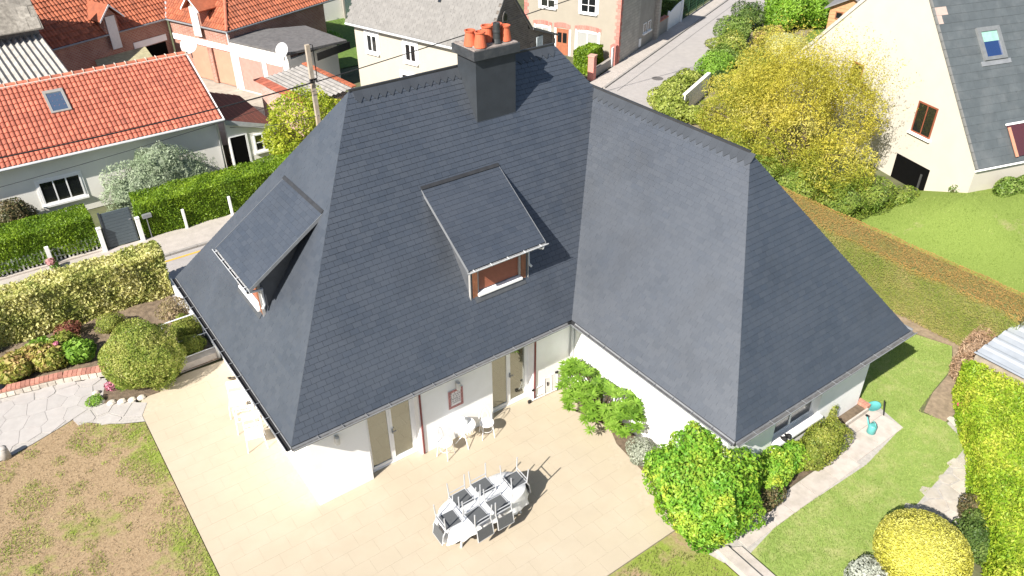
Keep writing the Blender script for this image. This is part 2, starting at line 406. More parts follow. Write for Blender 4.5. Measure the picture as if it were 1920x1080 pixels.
for i in range(3):                                # shallow steps beside the big shrub
    put('step', MB().prism([(7.18+.3*i, -9, -.08), (7.18+.3*i+.27, -9, -.08), (7.22+.3*i+.27, -6.2-.16*i, -.08), (7.22+.3*i, -6.05-.16*i, -.08)], (0, 0, .2-.075*i)), CONC, walk)

# streets
KD = Vector((.915, .4035)); KN = Vector((-.4035, .915)); K0 = Vector((25.7, 18.5))
def kp(s, t): v = K0+KD*s+KN*t; return (v.x, v.y)
sheet('street', [(-60, 10.6), (-60, 14.68), (14, 14.68), (19, 15.6), kp(0, 0), kp(60, 0), kp(60, -3.7), kp(-4, -3.7), (18, 10.6)], -.03, ASPH)
pv = sheet('pavement', [(-60, 14.82), (-60, 16.42), (16, 16.42), (22, 18.2), kp(0, 1.3), kp(0, .14), (19, 15.74), (14, 14.82)], .03, PAVE, h=.1)
pv2 = sheet('side_pavement', [kp(.01, .14), kp(60, .14), kp(60, 1.1), kp(.01, 1.1)], .032, PAVE, h=.1)
for i in range(26): put('kerb_stone', MB().box(-12+i, 14.69, -.1, -11.01+i, 14.815, .045), KERB, pv)
for i in range(28):
    a = kp(i*1., .005); put('kerb_stone', MB().obox((a[0], a[1], -.1), (KD.x*.99, KD.y*.99, 0), (KN.x*.13, KN.y*.13, 0), (0, 0, .148)), KERB, pv2)
yl = sheet('yellow_line', [(-30, 14.30), (14, 14.30), (14, 14.41), (-30, 14.41)], -.024, YEL)
a = kp(1.2, -.5)
for (s_, t_, w_, h_, z_) in ((14.5, -2.6, 3.2, 1.1, -.0262), (4.2, -3.2, 1.6, .8, -.0258)):
    sheet('road_patch', [kp(s_, t_), kp(s_+w_, t_+.1), kp(s_+w_-.15, t_+h_), kp(s_+.1, t_+h_-.05)], z_, M('patched_asphalt', (.27, .255, .245), .95, .12, 5, .4, 90))
for (s_, t_, l_) in ((3.0, -1.9, 'round iron manhole cover in the side road near the ridge end'), (16.8, -1.2, 'round iron manhole cover far up the side road')):
    p_ = kp(s_, t_); single('manhole_cover', MB().lathe((p_[0], p_[1], -.034), [(.33, 0), (.33, .012), (.30, .014), (.05, .014)], 20), M('cast_iron', (.12, .11, .105), .7, .2, 20), l_, 'manhole cover', 'manhole covers')
gl = sheet('gutter_line', [kp(0, -.75), kp(40, -.75), kp(40, -.70), kp(0, -.70)], -.025, M('asphalt_seam', (.17, .165, .16), .95, .2, 10))
dv = sheet('driveway', [(.46, 7.9), (.46, 12.9), (14, 12.9), (14, 7.9)], .02, M('dark_asphalt', (.11, .11, .115), .9, .15, 6, .3, 90))

# the neighbour's lawn rises to the gable on the far right
GN = Vector((.961, -.276)); GA = Vector((-.276, -.961))
def rise(x, y):
    n = x*GN.x+y*GN.y; s = x*GA.x+y*GA.y
    t = min(1, max(0, (n-22.)/4.3)); z = min(1.05, max(-.5, (s+9.)*.42)); k = t*t*(3-2*t)
    if s > -5.5: z = max(z - (s+5.5)*.25, .35)
    return -.03+k*z
mb = MB(); nx, ny = 44, 44
vs = [(20.3+i*.42, -12+j*.5, rise(20.3+i*.42, -12+j*.5)) for j in range(ny) for i in range(nx)]
mb.add(vs, [(j*nx+i, j*nx+i+1, (j+1)*nx+i+1, (j+1)*nx+i) for j in range(ny-1) for i in range(nx-1)])
struct('neighbour_lawn', mb, LAWNF, smooth=True)
sheet('back_lawn', [(13.5, 30.5), (26, 30.5), (26, 41.5), (12, 46)], -.03, M('back_lawn', (.10, .17, .025), .95, .25, 5, .5, 30))
sheet('yard', [(1, 24.5), (13, 22), (13.5, 31), (9.5, 31), (8.5, 36), (0, 33)], -.035, M('yard_concrete', (.36, .33, .28), .95, .15, 3, .3, dirt=(.22, .2, .16)))
sheet('side_garden', [kp(-2, -3.8), kp(26, -3.8), (44, 14), (30, 10), (21.5, 9)], -.04, M('garden_soil', (.24, .2, .13), .97, .3, 3, .6, 20, dirt=(.16, .18, .07), dirts=1.2))
sheet('shed_lawn', [(40, 17), (48, 20), (56, 16), (46, 11)], -.034, MATS['back_lawn'])

def blades(name, P, n, hh, cols, label, z=0., mask=None, zf_=None):
    xs = [p[0] for p in P]; ys = [p[1] for p in P]; pts = []
    while len(pts) < n:
        x, y = random.uniform(min(xs), max(xs)), random.uniform(min(ys), max(ys))
        if inpoly(x, y, P) and (mask is None or mask(x, y)): pts.append((x, y, z if zf_ is None else zf_(x, y)))
    C = np.array(pts); k = len(C); a = RNG.uniform(0, 6.28, k); d = np.stack([np.cos(a), np.sin(a), 0*a], 1)
    h = hh*RNG.uniform(.5, 1.3, (k, 1)); lean = RNG.normal(0, .5, (k, 3)); lean[:, 2] = 1; lean = unit(lean)
    v = np.empty((k, 3, 3)); v[:, 0] = C-d*h*.14; v[:, 1] = C+d*h*.14; v[:, 2] = C+lean*h
    o = put(name, npmesh(name, v.reshape(-1, 3), k, 3), leafmat(name+'_blades', cols, .3, .9, .7), kind='stuff')
    return tag(o, label, 'grass')
def tuft_mask():
    T = [(random.uniform(-6.5, -2.3), random.uniform(-3, 7), random.uniform(.06, .22)) for _ in range(120)]
    T += [(random.gauss(-6.0, .5), random.uniform(-2, 6), random.uniform(.1, .5)) for _ in range(30)]
    T += [(-2.2-abs(random.gauss(0, .35)), random.uniform(-2, 6), random.uniform(.12, .4)) for _ in range(46)]
    T += [(random.uniform(-4, -2.3), random.uniform(5.6, 7), random.uniform(.12, .3)) for _ in range(16)]
    return lambda x, y: any((x-a)**2+(y-b)**2 < r*r*random.random()**.6*1.6 for a, b, r in T)
LEFT = [(-2.2, -2.2), (-2.2, 6.05), (-2.67, 6.3), (-3.13, 6.62), (-3.62, 7.1), (-3.75, 7.3), (-4.8, 6.9), (-5.6, 6.7), (-6.6, 6.5), (-6.6, -2.2)]
blades('green_grass', LEFT, 15000, .06, [(.19, .28, .03), (.32, .42, .06), (.40, .46, .12)], 'green grass tufts growing through the parched lawn', 0, tuft_mask())
blades('dry_grass', LEFT, 24000, .045, [(.27, .19, .115), (.40, .30, .19), (.46, .37, .24)], 'short parched brown grass left of the terrace')
LR = [(7.9, -6.62), (9.06, -6.42), (12.4, -6.54), (14.40, -6.32), (14.62, -5.5), (14.52, -4.8), (14.3, -4.8), (14.3, -2), (18.3, 1), (18.4, -3.94), (18.8, -5.2), (17.8, -5.7), (15.4, -6.25), (15.5, -6.95), (15.18, -7.72), (12.3, -8.02), (10.7, -7.95), (9.1, -8.3), (8.3, -9.3), (7.9, -9.3)]
blades('lawn_grass', LR, 42000, .045, [(.20, .265, .06), (.31, .39, .10), (.41, .48, .16)], 'mown green grass beside the wing of the slate house')
blades('neighbour_grass', [(20.6, -6), (21, .6), (24.5, 1.5), (26.6, .2), (27.5, -1.2), (31.5, -3), (31, -8), (22, -8)], 30000, .06, [(.15, .22, .04), (.24, .32, .07), (.34, .40, .12)], 'mown green grass before the gabled house on the right', 0, None, rise)
blades('strip_grass', [(4.5, -5.2), (6.2, -5.2), (7.0, -6.1), (7.1, -7.6), (4.5, -7.6)], 3500, .06, [(.2, .16, .07), (.2, .28, .04), (.3, .25, .12)], 'rough grass strip below the terrace edge')

# ================================================================ the slate house
HE, K = 2.7, 1.387
XA, XB, YB, YW = 7.872, 14.622, -5.58, 8.4          # eave lines
SLATE = None
def slatemat():
    m, nt, b = _nt('slate')
    rr = rnd(nt); r = ramp(nt, [(.027, .036, .052), (.034, .043, .059), (.041, .050, .066), (.030, .040, .058)]); nt.links.new(rr, r.inputs[0])
    n = noise(nt, .7, 4); f = maprange(nt, n.outputs[0], .35, .7, 0, .55)
    c = mixc(nt, r.outputs[0], (.052, .061, .078), f)
    nd = noise(nt, .45, 5, rough=.6); fd = maprange(nt, nd.outputs[0], .52, .72, 0, .55); c = mixc(nt, c, (.024, .029, .038), fd)
    nl = noise(nt, 3.5, 6, rough=.7); fl_ = maprange(nt, nl.outputs[0], .62, .75, 0, .35); c = mixc(nt, c, (.085, .092, .098), fl_)
    n2 = noise(nt, 26, 3); f2 = maprange(nt, n2.outputs[0], .77, .80, 0, .6); c = mixc(nt, c, (.30, .31, .31), f2)
    nt.links.new(c, b.inputs['Base Color']); b.inputs['Roughness'].default_value = .49; b.inputs['Specular IOR Level'].default_value = 1.0; b.inputs['IOR'].default_value = 1.58
    n3 = noise(nt, 30, 4); bp = nt.nodes.new('ShaderNodeBump'); bp.inputs['Strength'].default_value = .25; bp.inputs['Distance'].default_value = .01
    nt.links.new(n3.outputs[0], bp.inputs['Height']); nt.links.new(bp.outputs[0], b.inputs['Normal'])
    MATS['slate'] = m; return m
SLATE = slatemat()
UNDER = M('slate_underlay', (.018, .02, .025), .8, .2, 5)
PLASTER = M('white_render', (.85, .845, .84), .9, .02, 2, .12, 90, dirt=(.72, .70, .67), dirts=.7, dirtamt=.5)
WHITE = M('white_paint', (.80, .80, .80), .45, .03, 4)
ZINC = M('zinc', (.27, .28, .295), .5, .12, 4, metal=.3)
ZINCL = M('pale_zinc', (.62, .63, .64), .5, .08, 4, metal=.2)
DARKIN = M('shaded_gutter_bed', (.012, .012, .013), .95, .3, 10)  # near-black tone paints the shaded inside of the west gutter
BROWN = M('brown_wood', (.22, .085, .04), .55, .2, 12)
TERRA = M('red_brown_shutter', (.30, .10, .055), .55, .08, 10)
REDP = M('dark_red_paint', (.17, .03, .03), .5, .15, 10)
BLACK = M('black_rubber', (.012, .012, .013), .6, .2, 10)
def glassmat(name, col, refl, tint):
    m, nt, b = _nt(name); b.inputs['Base Color'].default_value = (*col, 1); b.inputs['Roughness'].default_value = .25
    n = noise(nt, .8, 3); r = ramp(nt, [tuple(c*.7 for c in col), col]); nt.links.new(n.outputs[0], r.inputs[0]); nt.links.new(r.outputs[0], b.inputs['Base Color'])
    g = nt.nodes.new('ShaderNodeBsdfGlossy'); g.inputs[0].default_value = (*tint, 1); g.inputs['Roughness'].default_value = .02
    mx = nt.nodes.new('ShaderNodeMixShader'); mx.inputs[0].default_value = refl
    nt.links.new(b.outputs[0], mx.inputs[1]); nt.links.new(g.outputs[0], mx.inputs[2]); nt.links.new(mx.outputs[0], nt.nodes['Material Output'].inputs[0])
    MATS[name] = m; return m
PANE = glassmat('reflective_glass', (.04, .043, .036), .32, (.80, .84, .78))
DPANE = glassmat('dark_glass', (.012, .014, .016), .10, (1, 1, 1))

house = thing('slate_roof_house', 'white rendered L-shaped house with steep dark slate hipped roof', 'house', (7, 2, 0))
roof = MB()
def rp(x, y, d, dz=-.02): return (x, y, HE+K*d+dz)
hw = YW/2; wc = (XB-XA)/2; xr = XA+wc
R1, R2, R3, V = rp(hw, hw, hw), rp(XB-hw, hw, hw), rp(xr, YB+wc, wc), rp(xr, wc, wc)
e = [rp(0, 0, 0), rp(XA, 0, 0), rp(XA, YB, 0), rp(XB, YB, 0), rp(XB, YW, 0), rp(0, YW, 0)]
EV = rp(XB, wc, 0)
roof.add(e+[R1, R2, R3, V], [(5, 0, 6), (0, 1, 9, 7, 6), (1, 2, 8, 9), (2, 3, 8), (3, 4, 7, 9, 8), (4, 5, 6, 7)])
roof.prism([(p[0], p[1], HE-.16) for p in e], (0, 0, .13))
roof_o = put('roof', roof, UNDER, house)
SL = math.hypot(1, K)
FACES = [  # eave start, along, up-slope (plan), polygon in (u, d)
    ((0, 0), (1, 0), (0, 1), [(0, 0), (XA, 0), (xr, wc), (XB-hw, hw), (hw, hw)]),
    ((0, YW), (0, -1), (1, 0), [(0, 0), (YW, 0), (hw, hw)]),
    ((XA, 0), (0, -1), (1, 0), [(0, 0), (-YB, 0), (-YB-wc, wc), (-wc, wc)]),
    ((XA, YB), (1, 0), (0, 1), [(0, 0), (2*wc, 0), (wc, wc)]),
    ((XB, YB), (0, 1), (-1, 0), [(0, 0), (wc-YB, 0), (wc-YB, wc), (wc, wc)]),
    ((XB, wc), (0, 1), (-1, 0), [(0, 0), (YW-wc, 0), (hw-wc, hw), (0, wc)]),
    ((XB, YW), (-1, 0), (0, -1), [(0, 0), (XB, 0), (XB-hw, hw), (hw, hw)])]
SWID, SEXP = .222, .135
def slate_top(mb, poly, O, U, Vv, N, v0, ta, tb):
    top = [O+U*p[0]+Vv*p[1]+N*(ta+(tb-ta)*(p[1]-v0)/SEXP) for p in poly]; bot = [O+U*p[0]+Vv*p[1]-N*.004 for p in poly]
    n = len(poly); mb.add(top+bot, [tuple(range(n))]+[(n+i, n+(i+1) % n, (i+1) % n, i) for i in range(n)])
svar = []
for k in range(4):
    mb = MB(); slate_top(mb, [(.0025, .0), (SWID-.0025, .0), (SWID-.0025, SEXP-.006), (.0025, SEXP-.006)], Vector((0, 0, 0)), Vector((1, 0, 0)), Vector((0, 1, 0)), Vector((0, 0, 1)), 0, .010+.0018*k, .002)
    me = mb.mesh('slate'); me.materials.append(SLATE); svar.append(me)
full = []; rest = MB()
for fi, (O2, U2, D2, poly) in enumerate(FACES):
    U = Vector((*U2, 0)); Vv = Vector((D2[0], D2[1], K)).normalized(); N = U.cross(Vv); O = Vector((*O2, HE))
    pv_ = [(p[0], p[1]*SL) for p in poly]; vmax = max(p[1] for p in pv_); umax = max(p[0] for p in pv_); umin = min(p[0] for p in pv_)
    j = 0
    while j*SEXP < vmax:
        v0 = j*SEXP; i0 = int(umin/SWID)-2; off = (SWID/2 if j % 2 else 0)+random.uniform(-.02, .02)
        for i in range(i0, int(umax/SWID)+3):
            gs, gv = (.0012, -.0012) if fi in (1, 2) else (.0025, -.006); ua = i*SWID+off; q = [(ua+gs, v0), (ua+SWID-gs, v0), (ua+SWID-gs, v0+SEXP+gv), (ua+gs, v0+SEXP+gv)]
            c = q
            for k in range(len(pv_)):
                a, b = pv_[k], pv_[(k+1) % len(pv_)]; nx_, ny_ = b[1]-a[1], a[0]-b[0]
                c = clip(c, nx_, ny_, nx_*a[0]+ny_*a[1]+1e-4)
                if len(c) < 3: break
            if len(c) < 3: continue
            if fi in (0, 3) and len(c) == 4 and all(abs(c[k][0]-q[k][0])+abs(c[k][1]-q[k][1]) < 1e-6 for k in range(4)):
                full.append(((O+U*ua+Vv*v0-CAM_LOC).length, O+U*ua+Vv*v0, U, Vv, N, fi, c, O, v0))
            else: slate_top(rest, c, O, U, Vv, N, v0, random.uniform(.009, .015) if fi not in (1, 2) else random.uniform(.007, .011), .002 if fi not in (1, 2) else .004)
        j += 1
full.sort(key=lambda t: t[0])
for k, (_, p, U, Vv, N, fi, c, O, v0) in enumerate(full):
    if k < 292:
        o = bpy.data.objects.new('slate', random.choice(svar)); COL.objects.link(o); o.parent = roof_o
        m = Matrix((U, Vv, N)).transposed().to_4x4(); m.translation = p; o.matrix_basis = m
    else: slate_top(rest, c, O, U, Vv, N, v0, random.uniform(.009, .015), .002)
put('slates', rest, SLATE, roof_o, kind='stuff')
# ridge courses with their saw-tooth tails
RS = M('ridge_slate', (.048, .054, .064), .42, .1, 3, spec=.6, isl=.06)
def ridge_row(p0, along, down, n, w, L):
    A = Vector(along); D = Vector(down).normalized(); N = A.cross(-D); N = N if N.z > 0 else -N
    mb = MB()
    pts = [(0, 0), (w, 0), (w, L*.62), (w*.5, L), (0, L*.62)]
    q = [Vector((a, -b, .011+.011*b/L)) for a, b in pts]; q2 = [Vector((a, -b, 0)) for a, b in pts]; k = len(q)
    mb.add(q+q2, [tuple(range(k))[::-1], tuple(range(k, 2*k))]+[(i, (i+1) % k, k+(i+1) % k, k+i) for i in range(k)])
    me = mb.mesh('ridge_slate'); me.materials.append(RS)
    for i in range(n):
        o = bpy.data.objects.new('ridge_slate', me); COL.objects.link(o); o.parent = roof_o
        m = Matrix((A, -D, N)).transposed().to_4x4(); m.translation = Vector(p0)+A*(w+.002)*i; o.matrix_basis = m
zr, zw = HE+K*hw+.012, HE+K*wc+.012
ridge_row((hw+.08, hw, zr), (1, 0, 0), (0, -1, -K), 28, .215, .34)
ridge_row((xr, wc-.1, zw), (0, -1, 0), (-1, 0, -K), 26, .215, .34)
put('ridge_strip', MB().obox((hw, hw-.03, zr-.01), (XB-2*hw, 0, 0), (0, .06, 0), (0, 0, .05)).obox((xr-.03, YB+wc, zw-.01), (.06, 0, 0), (0, wc+wc-YB-wc, 0), (0, 0, .05)), M('lead', (.03, .031, .034), .5, .2, 5), roof_o)

# walls
wall = MB(); T = .3; o_ = .5
x0, x1, y0, y1 = o_, XB-o_, o_, YW-o_; wx = XA+o_; wy = YB+o_; ZT = HE-.17
D1, D2 = (1.95, 3.37), (5.62, 6.98)
for a, b in ((x0, D1[0]), (D1[1], D2[0]), (D2[1], wx+T)): wall.box(a, y0, -.05, b, y0+T, ZT)
for d in (D1, D2): wall.box(d[0], y0, 2.2, d[1], y0+T, ZT)
wall.box(x0, y0+T, -.05, x0+T, y1, ZT); wall.box(x0+T, y1-T, -.05, x1, y1, ZT); wall.box(x1-T, wy, -.05, x1, y1-T, ZT)
wall.box(wx, wy+T, -.05, wx+T, y0, ZT)
WA, WB, WZ0, WZ1 = 10.2, 12.05, .78, 1.95
wall.box(wx, wy, -.05, WA, wy+T, ZT); wall.box(WB, wy, -.05, x1-T, wy+T, ZT); wall.box(WA, wy, -.05, WB, wy+T, WZ0); wall.box(WA, wy, WZ1, WB, wy+T, ZT)
put('wall', wall, PLASTER, house)
put('floor', MB().box(x0+T, y0+T, -.03, x1-T, y1-T, .0).box(wx+T, wy+T, -.03, x1-T, y0+T-.01, .0), M('tiled_floor', (.4, .33, .22), .6, .1, 2), house)
# French doors
for d in (D1, D2):
    a, b = d; y = y0+T-.07; mid = (a+b)/2
    fr = MB(); z0, z1 = .03, 2.19
    fr.box(a+.003, y, z0, a+.07, y+.06, z1); fr.box(b-.07, y, z0, b-.003, y+.06, z1); fr.box(a+.07, y, z1-.07, b-.07, y+.06, z1); fr.box(a+.003, y-.04, 0.002, b-.003, y+.06, z0)
    dr = put('french_door', fr, WHITE, house)
    for (p, q_) in ((a+.072, mid-.002), (mid+.002, b-.072)):
        lf = MB(); w = .06; yy = y-.012
        lf.box(p, yy, z0+.004, p+w, yy+.05, z1-.074); lf.box(q_-w, yy, z0+.004, q_, yy+.05, z1-.074); lf.box(p+w, yy, z0+.004, q_-w, yy+.05, z0+.10); lf.box(p+w, yy, z1-.15, q_-w, yy+.05, z1-.074)
        put('leaf_frame', lf, WHITE, dr)
        put('pane', MB().box(p+w, yy+.02, z0+.10, q_-w, yy+.03, z1-.15), PANE, dr)
    put('door_handle', MB().box(mid+.02, y-.06, 1.0, mid+.045, y-.014, 1.14).box(mid+.02, y-.075, 1.05, mid+.13, y-.055, 1.075), ZINC, dr)
    put('shutter_post', MB().box(b+.035, y0-.035, .02, b+.075, y0-.004, 2.5), REDP, house)
# window of the wing
w = MB(); yy = wy+T-.12
w.box(WA+.003, yy, WZ0+.003, WA+.06, yy+.06, WZ1-.003); w.box(WB-.06, yy, WZ0+.003, WB-.003, yy+.06, WZ1-.003); w.box(WA+.06, yy, WZ0+.003, WB-.06, yy+.06, WZ0+.06); w.box(WA+.06, yy, WZ1-.06, WB-.06, yy+.06, WZ1-.003); w.box((WA+WB)/2-.03, yy, WZ0+.06, (WA+WB)/2+.03, yy+.06, WZ1-.06)
win = put('window', w, WHITE, house)
put('pane', MB().box(WA+.06, yy+.02, WZ0+.06, (WA+WB)/2-.03, yy+.03, WZ1-.06).box((WA+WB)/2+.03, yy+.02, WZ0+.06, WB-.06, yy+.03, WZ1-.06), DPANE, win)
put('window_sill', MB().prism([(WA-.12, wy-.12, WZ0-.07), (WB+.12, wy-.12, WZ0-.07), (WB+.12, wy-.002, WZ0-.07), (WA-.12, wy-.002, WZ0-.07)], (0, 0, .068)).box(WA+.003, wy, WZ0-.0, WB-.003, yy-.003, WZ0+.012), PLASTER, win)
# soffit board and gutters
GUT = []
def gutter(a, b, out, mat=ZINC, shade_mat=None):
    a, b, n = Vector((*a, HE-.015)), Vector((*b, HE-.015)), Vector((*out, 0)); r = .07; c = n*(r+.01)
    mb = MB(); k = 7; ax = (b-a).normalized()
    for rr, fl in ((r, 0), (r-.008, 1)):
        vs = []
        for p in (a, b):
            for i in range(k):
                t = math.pi*i/(k-1); vs.append(p+c+n*(-rr*math.cos(t))+Vector((0, 0, -rr*math.sin(t))))
        fs = [(i, i+1, k+i+1, k+i) for i in range(k-1)]
        mb.add(vs, [f[::-1] for f in fs] if fl else fs)
    mb.obox(a+c+n*(r-.012), b-a, n*.018, Vector((0, 0, .014)))
    g = put('gutter', mb, mat, house)
    L = (b-a).length; br = MB(); kx = int(L/.62)
    for i in range(1, kx+1):
        p = a+ax*(i*L/(kx+1)); br.obox(p+c-n*(r+.005)-ax*.006, n*(2*r+.02), ax*.012, Vector((0, 0, .012)))
    put('gutter_brackets', br, ZINC, g, kind='stuff')
    put('shaded_gutter_bed', MB().obox(a+c-n*.052-Vector((0, 0, .04)), b-a, n*.104, Vector((0, 0, .006))), shade_mat or M('grey_gutter_bed', (.10, .10, .10), .95, .3, 10), g)  # dark strip inside the gutter; the west one is coloured as its shade
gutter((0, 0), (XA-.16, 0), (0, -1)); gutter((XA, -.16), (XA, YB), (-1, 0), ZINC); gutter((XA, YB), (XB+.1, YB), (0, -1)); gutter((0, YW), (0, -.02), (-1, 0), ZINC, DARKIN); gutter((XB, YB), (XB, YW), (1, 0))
for (x, y, za) in ((wx-.06, y0-.06, 2.6), (x1+.06, wy+.4, 2.6), (x0-.08, 7.6, 2.6)):
    put('downpipe', MB().tube([(x, y, za), (x, y, .05)], .045, 10), ZINCL, house, smooth=True)
# dormers
def dormer(Tf, lab):
    A0, A1, F, RD, EDG = 5.30, 7.05, .88, 2.62, .60
    zt = lambda d: 4.975+(d-.6)*.668
    pt = lambda a, d, z: Vector(Tf(a, d, z))
    body = MB()
    CLAD = M('slate_cladding', (.07, .075, .085), .6, .15, 5, isl=.1)
    body.obox(pt(A0+.06, 1.2, 4.3), (pt(1, 0, 0)-pt(0, 0, 0))*(A1-A0-.12), pt(0, .03, 0)-pt(0, 0, 0), Vector((0, 0, .9)))
    d = put('dormer', body, CLAD, house, label=lab)
    for (a, b) in ((A0, A0+.06), (A1-.06, A1)):
        put('cheek', MB().prism([pt(a, F, 3.86), pt(a, F, zt(F)-.09), pt(a, 2.56, zt(2.56)-.09), pt(a, 2.5, 6.1)], pt(b, F, 0)-pt(a, F, 0)), CLAD, d)
    rf = MB()
    rf.prism([pt(A0-.22, EDG, zt(EDG)-.07), pt(A0-.22, EDG, zt(EDG)), pt(A0-.22, RD, zt(RD)), pt(A0-.22, RD, zt(RD)-.07)], pt(A1+.34, 0, 0)-pt(A0-.22, 0, 0))
    rfo = put('dormer_roof', rf, UNDER, d)
    U = (pt(1, 0, 0)-pt(0, 0, 0)); Vv = (pt(0, RD, zt(RD))-pt(0, EDG, zt(EDG))).normalized(); N = U.cross(Vv); O = pt(A0-.22, EDG, zt(EDG)); sl = MB()
    vmax = (pt(0, RD, zt(RD))-pt(0, EDG, zt(EDG))).length; um = A1+.34-A0+.22
    j = 0
    while j*SEXP < vmax-.01:
        for i in range(-1, 13):
            ua = max(0, i*SWID+(SWID/2 if j % 2 else 0)); ub = min(um, (i+1)*SWID+(SWID/2 if j % 2 else 0)); va, vb = j*SEXP, min(vmax, j*SEXP+SEXP-.003)
            if ub-ua > .01: slate_top(sl, [(ua+.002, va), (ub-.002, va), (ub-.002, vb), (ua+.002, vb)], O, U, Vv, N, va, random.uniform(.008, .012), .004)
        j += 1
    put('slates', sl, SLATE, rfo, kind='stuff')
    tr = MB()
    for a in (A0-.232, A1+.342): put('verge_trim', MB().prism([pt(a, EDG-.02, zt(EDG)-.085), pt(a, EDG-.02, zt(EDG)+.012), pt(a, RD, zt(RD)+.012), pt(a, RD, zt(RD)-.085)], U*.011), M('dull_zinc', (.20, .21, .225), .5, .1, 5, metal=.2), d)
    pass
    put('window_post', MB().obox(pt(A0+.062, F-.01, 3.9), U*.14, pt(0, F+.1, 0)-pt(0, F, 0), Vector((0, 0, zt(F)-.1-3.9))), BROWN, d); put('window_post', MB().obox(pt(A1-.2, F-.01, 3.9), U*.138, pt(0, F+.1, 0)-pt(0, F, 0), Vector((0, 0, zt(F)-.1-3.9))), BROWN, d)
    GT = M('grey_trim', (.34, .33, .32), .6, .1, 6)
    for (a, w_, dd, z0_) in ((A0+.202, .05, .02, 4.05), (A1-.252, .05, .02, 4.05), (A0-.022, .02, -.02, 3.84), (A1+.002, .02, -.02, 3.84)):
        put('window_jamb', MB().obox(pt(a, F+dd, z0_), U*w_, pt(0, .07, 0)-pt(0, 0, 0), Vector((0, 0, zt(F)-.13-z0_))), GT, d)
    sh = MB(); k = 22; zb, ztp = 4.045, zt(F)-.16; hh = (ztp-zb)/k
    for i in range(k): sh.prism([pt(A0+.25, F+.10, zb+i*hh), pt(A0+.25, F+.075, zb+i*hh+.003), pt(A0+.25, F+.085, zb+(i+1)*hh), pt(A0+.25, F+.12, zb+(i+1)*hh)], U*(A1-A0-.5))
    put('roller_shutter', sh, TERRA, d)
    put('window_sill', MB().prism([pt(A0+.2, F-.07, 3.95), pt(A0+.2, F-.07, 4.0), pt(A0+.2, F+.13, 4.04), pt(A0+.2, F+.13, 3.95)], U*(A1-A0-.4)), WHITE, d)
    put('top_flashing', MB().obox(pt(A0-.23, RD-.05, zt(RD)+.0), U*(A1-A0+.58), pt(0, .07, .06)-pt(0, 0, 0), Vector((0, 0, .008))), MATS['lead'], d)
    put('lead_flashing', MB().prism([pt(A0+.1, F-.10, HE+K*(F-.10)+.026), pt(A0+.1, F-.10, HE+K*(F-.10)+.036), pt(A0+.1, F+.02, HE+K*(F+.02)+.036), pt(A0+.1, F+.02, HE+K*(F+.02)+.026)], U*(A1-A0-.2)), M('old_lead', (.065, .07, .078), .55, .15, 6), d)
    g = MB(); r = .045; kk = 6; vs = []; cc = pt(0, EDG-.05, zt(EDG)-.02)-pt(0, 0, 0); ou = pt(0, -1, 0)-pt(0, 0, 0); ou.z = 0
    for a in (A0-.26, A1+.38):
        b0 = pt(a, 0, 0)+cc
        for i in range(kk): t = math.pi*i/(kk-1); vs.append(b0+ou*(-r*math.cos(t))+Vector((0, 0, -r*math.sin(t))))
    g.add(vs, [(i, i+1, kk+i+1, kk+i) for i in range(kk-1)]); g.add(vs, [(kk+i, kk+i+1, i+1, i) for i in range(kk-1)])
    b0 = pt(A0-.26, 0, 0)+cc+ou*(r-.01); g.obox(b0, U*(A1-A0+.64), ou*.016, Vector((0, 0, .014)))
    for i in range(5): g.obox(pt(A0-.1+i*.5, 0, 0)+cc-ou*r, U*.02, ou*(2*r+.01), Vector((0, 0, .018)))
    put('dormer_gutter', g, ZINCL, d)
    c0 = pt(A1+.24, 0, 0)+cc; c1 = pt(A1+.07, F+.05, zt(EDG)-.22); c2 = pt(A1+.07, F+.05, 4.28); c3 = pt(A1+.12, F-.03, 4.2)
    put('dormer_downpipe', MB().tube([c0+Vector((0, 0, -.03)), c0+Vector((0, 0, -.10)), c1+U*.08, c1, c2, c3], .036, 8), ZINCL, d, smooth=True)
dormer(lambda a, d, z: (a, d, z), 'shed dormer with closed red brown roller shutter on the front slope')
dormer(lambda a, d, z: (d, 2.92+7.39-a, z), 'shed dormer seen from the side on the left slope')
# chimney
ch = MB(); cx0, cx1, cy0, cy1 = 7.24, 8.46, 3.31, 4.15
ch.box(cx0, cy0, 7.0, cx1, cy1, 8.93)
chim = put('chimney', ch, M('slate_hung', (.028, .034, .042), .6, .15, 3, .15, 20), house)
put('chimney_cap', MB().box(cx0-.10, cy0-.10, 8.93, cx1+.07, cy1+.09, 9.15), M('zinc_band', (.036, .041, .048), .55, .15, 5, dirt=(.13, .13, .13), dirts=4, dirtamt=.3), chim)
put('mortar_bed', MB().prism([(cx0-.06, cy0-.06, 9.152), (cx1+.03, cy0-.06, 9.152), (cx1+.03, cy1+.05, 9.152), (cx0-.06, cy1+.05, 9.152)], (0, 0, .03)).box(cx0+.05, cy0+.08, 9.181, cx1-.08, cy1-.06, 9.22), M('cap_mortar', (.27, .23, .21), .95, .35, 14, .8), chim)
POT = M('terracotta_pot', (.52, .12, .055), .75, .1, 8)
def pot(x, y, h=.37, r=.165):
    prof = [(r, 0), (r*.98, .03), (r*.70, h*.86), (r*.70, h*.9), (r*.84, h*.92), (r*.84, h), (r*.66, h), (r*.60, h*.55), (.001, h*.5)]
    put('chimney_pot', MB().lathe((x, y, 9.2), prof, 18), POT, chim, smooth=False)
pot(7.33, 3.66); pot(7.45, 3.40); pot(7.83, 3.66, .40, .18); pot(8.20, 3.75); pot(8.27, 3.50)
put('flue_pipe', MB().lathe((7.98, 3.45, 9.2), [(.13, 0), (.10, .10), (.092, .24), (.102, .25), (.102, .30), (.092, .31), (.092, .48), (.06, .485), (.05, .42)], 16), M('dark_flue', (.045, .05, .053), .5, .2, 6, metal=.3), chim)

